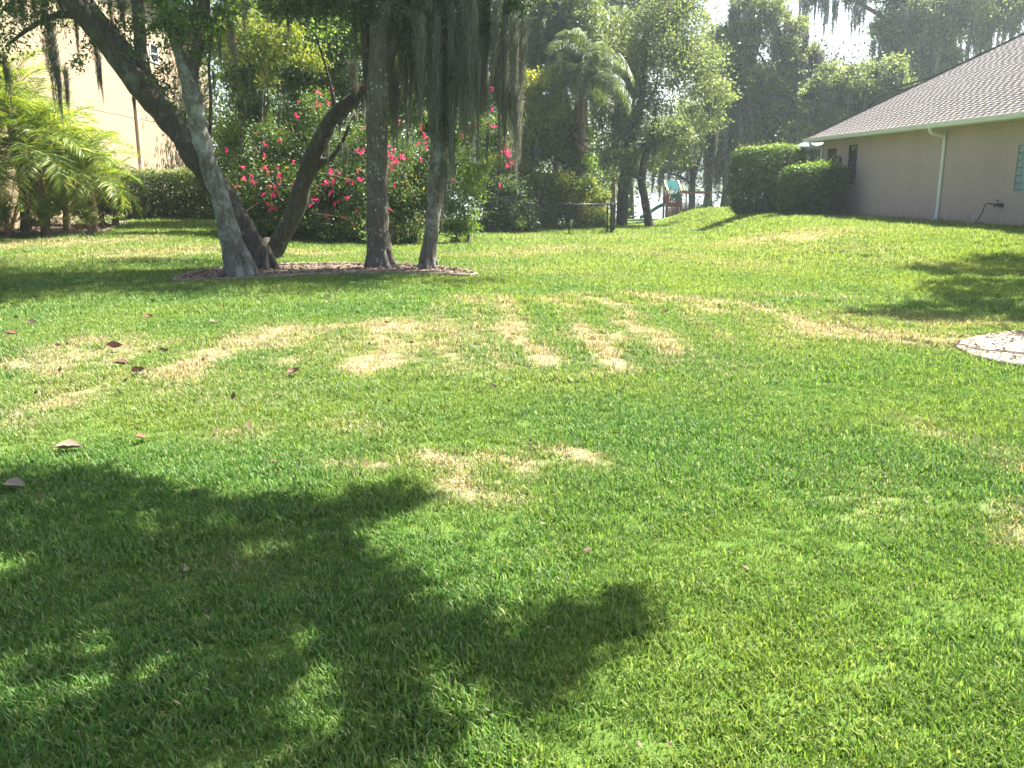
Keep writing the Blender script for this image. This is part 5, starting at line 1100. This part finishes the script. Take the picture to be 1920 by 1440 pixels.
bigtree('distant mossy tree with two tall grey trunks at the top between oak and palms', 1090, 380, 70, [(1085, 380, 26), (1086, 200, 26), (1086, 60, 28), (1088, -60, 20)],
    [(1050, -5, 34, 0), (1100, 5, 26, 0), (1020, 0, 34, 0), (980, 0, 40, 0), (1110, 60, 30, 0), (1060, 110, 40, 0), (1120, 160, 40, 0)], 9000, .25, 'grey', 50, (1.2, 3.0), 1.6, name='cypress_tree', group=GB)
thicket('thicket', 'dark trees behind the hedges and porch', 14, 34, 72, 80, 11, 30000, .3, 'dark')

# ------------------------------------------------------------------ lake shore
def reeds(name, label, X0, X1, Y0, Y1, n, hh, w_, mat='reed', z=-2.1):
    x = rng.uniform(X0, X1, n); y = rng.uniform(Y0, Y1, n); zb = np.minimum(H(x, y), z) if z is not None else H(x, y)
    if Y0 > 400: zb = np.full(n, -2.1)
    a = rng.uniform(0, PI, n); ln = hh*rng.uniform(.6, 1.2, n); lx = rng.normal(0, .15, n)*ln; wx = np.cos(a)*w_/2; wy = np.sin(a)*w_/2
    V = np.stack([np.stack([x-wx, y-wy, zb], 1), np.stack([x+wx, y+wy, zb], 1), np.stack([x+lx, y+lx*.3, zb+ln], 1)], 1).reshape(-1, 3)
    f = np.arange(n*3).reshape(-1, 3); return setp(link(name, np_mesh(name, V, f, LEAF[mat], rng.uniform(0, 1, n))), label, 'reeds', kind='stuff')
reeds('reeds', 'bright green reeds along the far lake shore', -60, 340, 500, 512, 16000, 4.4, 1.0)
reeds('reeds', 'dry tan reeds at the near shore behind the play set', 13.2, 16.2, 74, 78, 1500, 1.9, .05, 'straw', None)
def far_trees():
    n = 45000; k = rng.integers(0, 420, n); cx = rng.uniform(-120, 400, 420); cy = rng.uniform(522, 560, 420); cz = rng.uniform(0, 17, 420)*rng.uniform(.7, 1.25, 420)
    p = np.stack([cx[k], cy[k], cz[k]], 1)+rng.normal(size=(n, 3))*np.array([3.5, 3, 2.2]); p[:, 2] = np.maximum(p[:, 2], -1.5)
    setp(link('far_woods', leaf_mesh('far_woods', p, 2.0, LEAF['far'], tint=np.clip(rng.uniform(-.2, .2, 420)[k]+rng.beta(2, 2, n), 0, 1))), 'line of trees on the far side of the lake', 'woods', kind='stuff')
far_trees()
for (px, pyb, Y, r_, lab) in [(1372, 395, 62, 16, 'young light green shrub at the foot of the leaning lakeside oak'), (1325, 395, 61, 12, 'vine covered stump of greenery in front of the slender trunk'), (1345, 412, 57, 8, 'low green weeds left of the hedge on the slope')]:
    x = P(px, pyb, Y).x; o = thing('young_shrub', lab, 'shrub', (x, Y, h(x, Y)))
    crown('foliage', [blob(px, pyb-r_*.3, r_, Y), blob(px+3, pyb-r_*1.2, r_*.7, Y)], 900, .16, LEAF['bright'], o, origin=o.location); branch(o, o.location, P(px, pyb-r_, Y), .03, .01, M['bark'], 'stem')
dk_ = thing('dock_rail', 'low weathered wooden dock rail sloping along the near shore', 'dock', (0, 0, 0))
for k, px in enumerate((1300, 1322, 1344, 1366, 1390)):
    p = P(px, 398+k*3, 70); MB().box((p.x, 70, p.z-.45), (.14, .14, 1.1)).build('post', M['wood'], dk_)
MB().bar(P(1296, 395, 70), P(1396, 410, 70), .06, .22).build('plank', M['wood'], dk_); MB().bar(P(1300, 404, 69.8), P(1396, 416, 69.8), .05, .14).build('plank', M['wood'], dk_)
for px, lab in ((1305, 'pale upright planter tub by the dock'), (1314, 'tan planter tub right of the pale one')):
    p = P(px, 413, 66); m_ = MB().tube([(0, 0, -.1), (0, 0, .05), (0, 0, .75), (0, 0, .78), (0, 0, .7)], [.17, .17, .22, .25, .18], 10); o = m_.build('planter', M['sand'] if px > 1310 else M['soffit'], None, True); o.location = (p.x, 66, h(p.x, 66)); setp(o, lab, 'planter')

# ------------------------------------------------------------------ play set
PY = 62.0; px0 = P(1262, 413, PY).x; pz = h(px0, PY)
ps = thing('play_set', 'wooden play tower with green cloth roof, green slide and swing beam by the lake', 'play set', (px0, PY, pz))
kx = PY/FPX*1.0
def q(px, py, dy=0.0): v_ = P(px, py, PY+dy); return Vector((v_.x-px0, dy, v_.z-pz))
wd = M['redwood']; xl, xr_ = q(1249, 400).x, q(1276, 400).x; zr = q(1262, 339).z; ze = q(1262, 357).z; zd = q(1262, 386).z; dp = 1.15
for x in (xl, xr_):
    for y in (0, dp): MB().box((x, y, ze/2-.05), (.11, .11, ze+.1)).build('post', wd, ps)
MB().box(((xl+xr_)/2, dp/2, zd), (xr_-xl+.1, dp+.1, .07)).build('deck', wd, ps)
MB().box(((xl+xr_)/2, -.07, zd+.08), (xr_-xl+.12, .03, .3)).build('board', wd, ps)
MB().box((xr_-.22, -.07, zd+.45), (.42, .03, .45)).build('board', wd, ps)
for k in range(3): MB().box((xl+.13+.16*k, -.06, zd+.48), (.08, .03, .55)).build('slat', wd, ps)
for k in range(6): MB().box((xl+.1+.18*k, dp+.06, zd+.4), (.08, .03, .7)).build('slat', wd, ps)
MB().box(((xl+xr_)/2, -.06, zd+.78), (xr_-xl+.1, .05, .08)).build('rail', wd, ps)
ro = MB(); xa, xb = q(1249.5, 340).x, q(1273, 340).x; xc, xd = q(1252, 357).x, q(1276, 357).x
ro.add([(xa, dp/2, zr), (xb, dp/2, zr), (xd, -.2, ze), (xc, -.2, ze), (xa, dp/2, zr+.02), (xb, dp/2, zr+.02), (xd, -.22, ze+.02), (xc, -.22, ze+.02)], [(3, 2, 1, 0), (4, 5, 6, 7), (2, 3, 7, 6), (0, 1, 5, 4), (1, 2, 6, 5), (3, 0, 4, 7)])
ro.build('roof_cloth', M['tarp_blue'], ps)
MB().add([(xa, dp/2+.005, zr), (xb, dp/2+.005, zr), (xd, dp+.2, ze), (xc, dp+.2, ze)], [(0, 1, 2, 3)]).build('roof_cloth', M['tarp'], ps)
for (a_, b_) in (((xa-.04, dp/2, zr+.03), (xc-.04, -.24, ze)), ((xb+.04, dp/2, zr+.03), (xd+.04, -.24, ze)), ((xa-.04, dp/2, zr+.03), (xc-.1, dp+.22, ze)), ((xb+.04, dp/2, zr+.03), (xd+.04, dp+.22, ze))):
    MB().bar(a_, b_, .09, .06).build('roof_trim', M['yellow'], ps)
for (x, z0_, x2, z1_) in ((q(1253, 358).x, ze, q(1257, 371).x, q(1257, 371).z), (q(1276, 358).x, ze, q(1277, 371).x, q(1277, 371).z)): MB().bar((x, -.25, z0_), (x2, -.22, z1_), .06, .05).build('banner_trim', M['yellow'], ps)
z3, z4 = q(1266, 364).z, q(1266, 372).z; MB().box(((q(1257, 368).x+q(1276, 368).x)/2, -.24, (z3+z4)/2), (q(1276, 368).x-q(1257, 368).x, .03, z3-z4)).build('banner', M['tarp'], ps)
for k in range(6): z = .12+k*(zd-.2)/5.6; MB().box((q(1256, 400).x, -.1-.45*(1-z/zd), z), (.48, .12, .045)).build('ladder_step', wd, ps)
for x in (q(1250, 400).x, q(1262, 400).x): MB().bar((x, -.6, 0), (x, -.08, zd), .05, .1).build('ladder_rail', wd, ps)
for x in (q(1266, 400).x, q(1270.5, 400).x): MB().box((x, -.02, zd/2), (.07, .05, zd-.1)).build('brace', wd, ps)
for k in range(4): MB().bar((xr_, -.05, zd+.15+.27*k), (xr_+.32, -.05, zd+.15+.27*k), .035).build('rung', wd, ps)
MB().bar((xr_+.34, -.05, 0), (xr_+.34, -.05, q(1284, 361).z), .07).build('post', wd, ps)
# slide
sl_ = MB(); s0, s1 = q(1247, 385), q(1199, 412); nseg = 10; wS = .27
rows = []
for k in range(nseg+1):
    u = k/nseg; x = s0.x+(s1.x-s0.x)*u; z = zd+.03-(zd-.12)*(u-.06*math.sin(u*2*PI)); y = dp/2-.9*u
    rows.append([(x, y-wS, z+.16), (x, y-wS, z), (x, y+wS, z), (x, y+wS, z+.16), (x, y+wS+.03, z+.16), (x, y+wS+.03, z-.05), (x, y-wS-.03, z-.05), (x, y-wS-.03, z+.16)])
vs = [v_ for r_ in rows for v_ in r_]; fs = [(k*8+i, k*8+(i+1) % 8, k*8+8+(i+1) % 8, k*8+8+i) for k in range(nseg) for i in range(8)]
sl_.add(vs, fs).build('slide', M['slide'], ps)
# swing beam and A-frame
zb = q(1300, 361).z; xe = q(1334, 361).x
MB().bar((xr_, 0, zb+.03), (xe, 0, zb), .1, .16).build('swing_beam', wd, ps)
for (dx, dy) in ((-.25, -1.0), (.45, 1.0)): MB().bar((xe-.03, .03*dy, zb), (xe+dx, dy, -.05), .09).build('frame_leg', M['wood'], ps)
MB().bar((xe-.11, -.4, zb*.55), (xe+.16, .4, zb*.55), .07).build('cross_brace', M['wood'], ps)
for (xs_, zs_) in ((q(1284, 402).x, q(1284, 403).z), (q(1313, 396).x, .45), (q(1326, 396).x, .5)):
    yc_ = M['yellow'] if xs_ < q(1300, 400).x else M['black']
    o = MB().box((xs_, 0, zs_), (.42, .2, .05)).build('swing_seat', yc_, ps)
    if yc_ is M['yellow']: MB().box((xs_, .1, zs_+.22), (.4, .05, .35)).build('seat_back', M['slide'], o)
    for s_ in (-.2, .2): MB().bar((xs_+s_, 0, zs_), (xs_+s_*.9, 0, zb-.05), .014).build('chain', M['galv'], ps)

# ------------------------------------------------------------------ single fallen leaves on the lawn
def dead_leaf(seed, curl):
    r = random.Random(seed); n = 7; V = []; Fq = []
    for i in range(n+1):
        u = i/n; w_ = .28*math.sin(PI*min(1, u*1.02))**.8*(1+.12*r.uniform(-1, 1)); x = (u-.5); z = curl*(4*(u-.5)**2)*.5
        for s in (-1, -.5, 0, .5, 1): V.append((x, s*w_, z+.08*curl+abs(s)**1.5*w_*(.9+curl)*.8+(r.uniform(-.015, .015))))
    for i in range(n):
        for j in range(4): a_ = i*5+j; Fq.append((a_, a_+1, a_+6, a_+5))
    a_ = len(V); V += [(-.5, -.012, curl*.5+.05), (-.5, .012, curl*.5+.05), (-.72, .008, curl*.6), (-.72, -.008, curl*.6)]; Fq.append((a_, a_+1, a_+2, a_+3))
    return V, Fq
DL = {}
for nm, mt in (('b', M['brownleaf']), ('t', M['tanleaf'])):
    for k in range(3):
        V, Fq = dead_leaf(k, (.15, .35, .5)[k]); me = bpy.data.meshes.new('fallen_leaf'); me.from_pydata(V, [], Fq); me.materials.append(mt)
        for p_ in me.polygons: p_.use_smooth = True
        DL[nm, k] = me
LV = [(130, 850, 58, 't', 0, .2, 'large grey tan fallen leaf lying at the upper edge of the left shadow'), (264, 832, 30, 'b', 1, 1.2, 'brown curled leaf right of the large tan leaf'), (28, 922, 52, 't', 0, -.2, 'broad brown grey leaf at the left edge on the shaded grass'), (551, 708, 32, 'b', 1, .5, 'dark brown curled leaf upright in the grass below the straw patch'), (215, 660, 34, 'b', 2, .3, 'upper reddish brown leaf of the pair on the left straw patch'), (228, 689, 36, 'b', 0, 0, 'flat reddish brown leaf below its curled neighbour on the straw patch'), (260, 706, 32, 'b', 1, .2, 'brown leaf with dark underside, lowest of the left leaf trio'), (400, 611, 20, 't', 1, .8, 'pale leaf catching the sun on the grass near the oak shade'), (614, 563, 18, 't', 1, .3, 'pale cream leaf on the grass in front of the tree bed'), (965, 626, 20, 't', 2, 1.4, 'whitish leaf at the top of the longest straw stripe'), (1278, 713, 14, 'b', 2, 1.5, 'small red brown leaf alone on the right green lawn'), (305, 663, 14, 'b', 1, .1, 'small dark leaf left of the straw patch middle'), (60, 611, 26, 't', 0, 0, 'pale brown leaf at the left in the far shade'), (22, 632, 28, 'b', 0, .1, 'orange brown leaf at the left edge by the straw patch'), (279, 601, 20, 'b', 1, .6, 'brown leaf upright in the shade before the oaks'), (419, 583, 16, 'b', 2, .4, 'brown leaf in the dark shade right of the pale one'), (1247, 590, 20, 'b', 0, 0, 'flat red brown leaf between two straw stripes'), (717, 668, 16, 'b', 2, 1.2, 'brown leaf stuck upright in the middle straw patch'), (775, 557, 14, 'b', 0, .3, 'small brown leaf in front of the slim trunk'), (1322, 742, 10, 'b', 1, .3, 'tiny brown leaf low on the right green lawn'), (1018, 995, 14, 't', 1, .6, 'tiny tan leaf on the near grass right of centre'), (515, 876, 22, 'b', 0, .2, 'thin brown leaf scrap at the shadow edge'), (1455, 882, 10, 'b', 1, .9, 'tiny brown scrap on the near right grass'), (1216, 603, 12, 'b', 1, .9, 'small brown leaf left of the flat red brown one'), (632, 548, 12, 'b', 2, .2, 'small orange leaf near the pale cream leaf'), (110, 655, 14, 't', 1, .4, 'small pale leaf at the left end of the straw patch'), (350, 1082, 16, 't', 1, 1.0, 'pale curled leaf glowing in the near shadow')]
for (x, y, s, c_, k, rz, lab) in LV:
    g = G(x, y); d_ = (g-Vector((0, 0, 1.6))).length; sz = s*.78/FPX*d_
    o = link('fallen_leaf', DL[c_, k]); o.location = (g.x, g.y, g.z+.03+.3*sz*(k > 0)*.3); o.rotation_euler = (rnd.uniform(-.35, .35)+(.5 if k else .1), rnd.uniform(-.3, .3), rz); o.scale = (sz,)*3
    setp(o, lab, 'leaf', 'single fallen leaves on the lawn')

n_ = 320; ly = 2+22*rng.uniform(0, 1, n_)**.8; lx = rng.uniform(-.6, .6, n_)*ly-.08*ly
setp(link('lawn_litter', leaf_mesh('lawn_litter', np.stack([lx, ly, H(lx, ly)+.035], 1), .032, LEAF['litter'], aspect=.5, flat=.4, droop=0)), 'scattered scraps of dead leaves and twigs in the lawn', 'leaf litter', kind='stuff')
n_ = 80; ly = rng.uniform(3.5, 16, n_); lx = rng.uniform(-.6, .15, n_)*ly
setp(link('lawn_litter', leaf_mesh('lawn_litter', np.stack([lx, ly, H(lx, ly)+.04], 1), .062, LEAF['litter'], aspect=.55, flat=.3, droop=0, tint=rng.uniform(.1, .75, n_))), 'small brown leaves sunk among the blades on the left of the lawn', 'leaf litter', kind='stuff')
# ------------------------------------------------------------------ air
hz = MB().box((0, 742, 18.5), (1900, 1640, 44)).build('haze', None); hz['kind'] = 'stuff'; hz['label'] = 'pale haze in the air, thickened to stand in for lens glare'
m, t = mat_new('haze_air'); pv = N(t, 'ShaderNodeVolumePrincipled'); pv.inputs['Color'].default_value = (.82, .92, 1, 1); pv.inputs['Density'].default_value = 0.0006; pv.inputs['Anisotropy'].default_value = .4  # faint distance haze, made denser to imitate veiling lens glare
o = N(t, 'ShaderNodeOutputMaterial'); t.links.new(pv.outputs[0], o.inputs['Volume']); hz.data.materials.append(m)
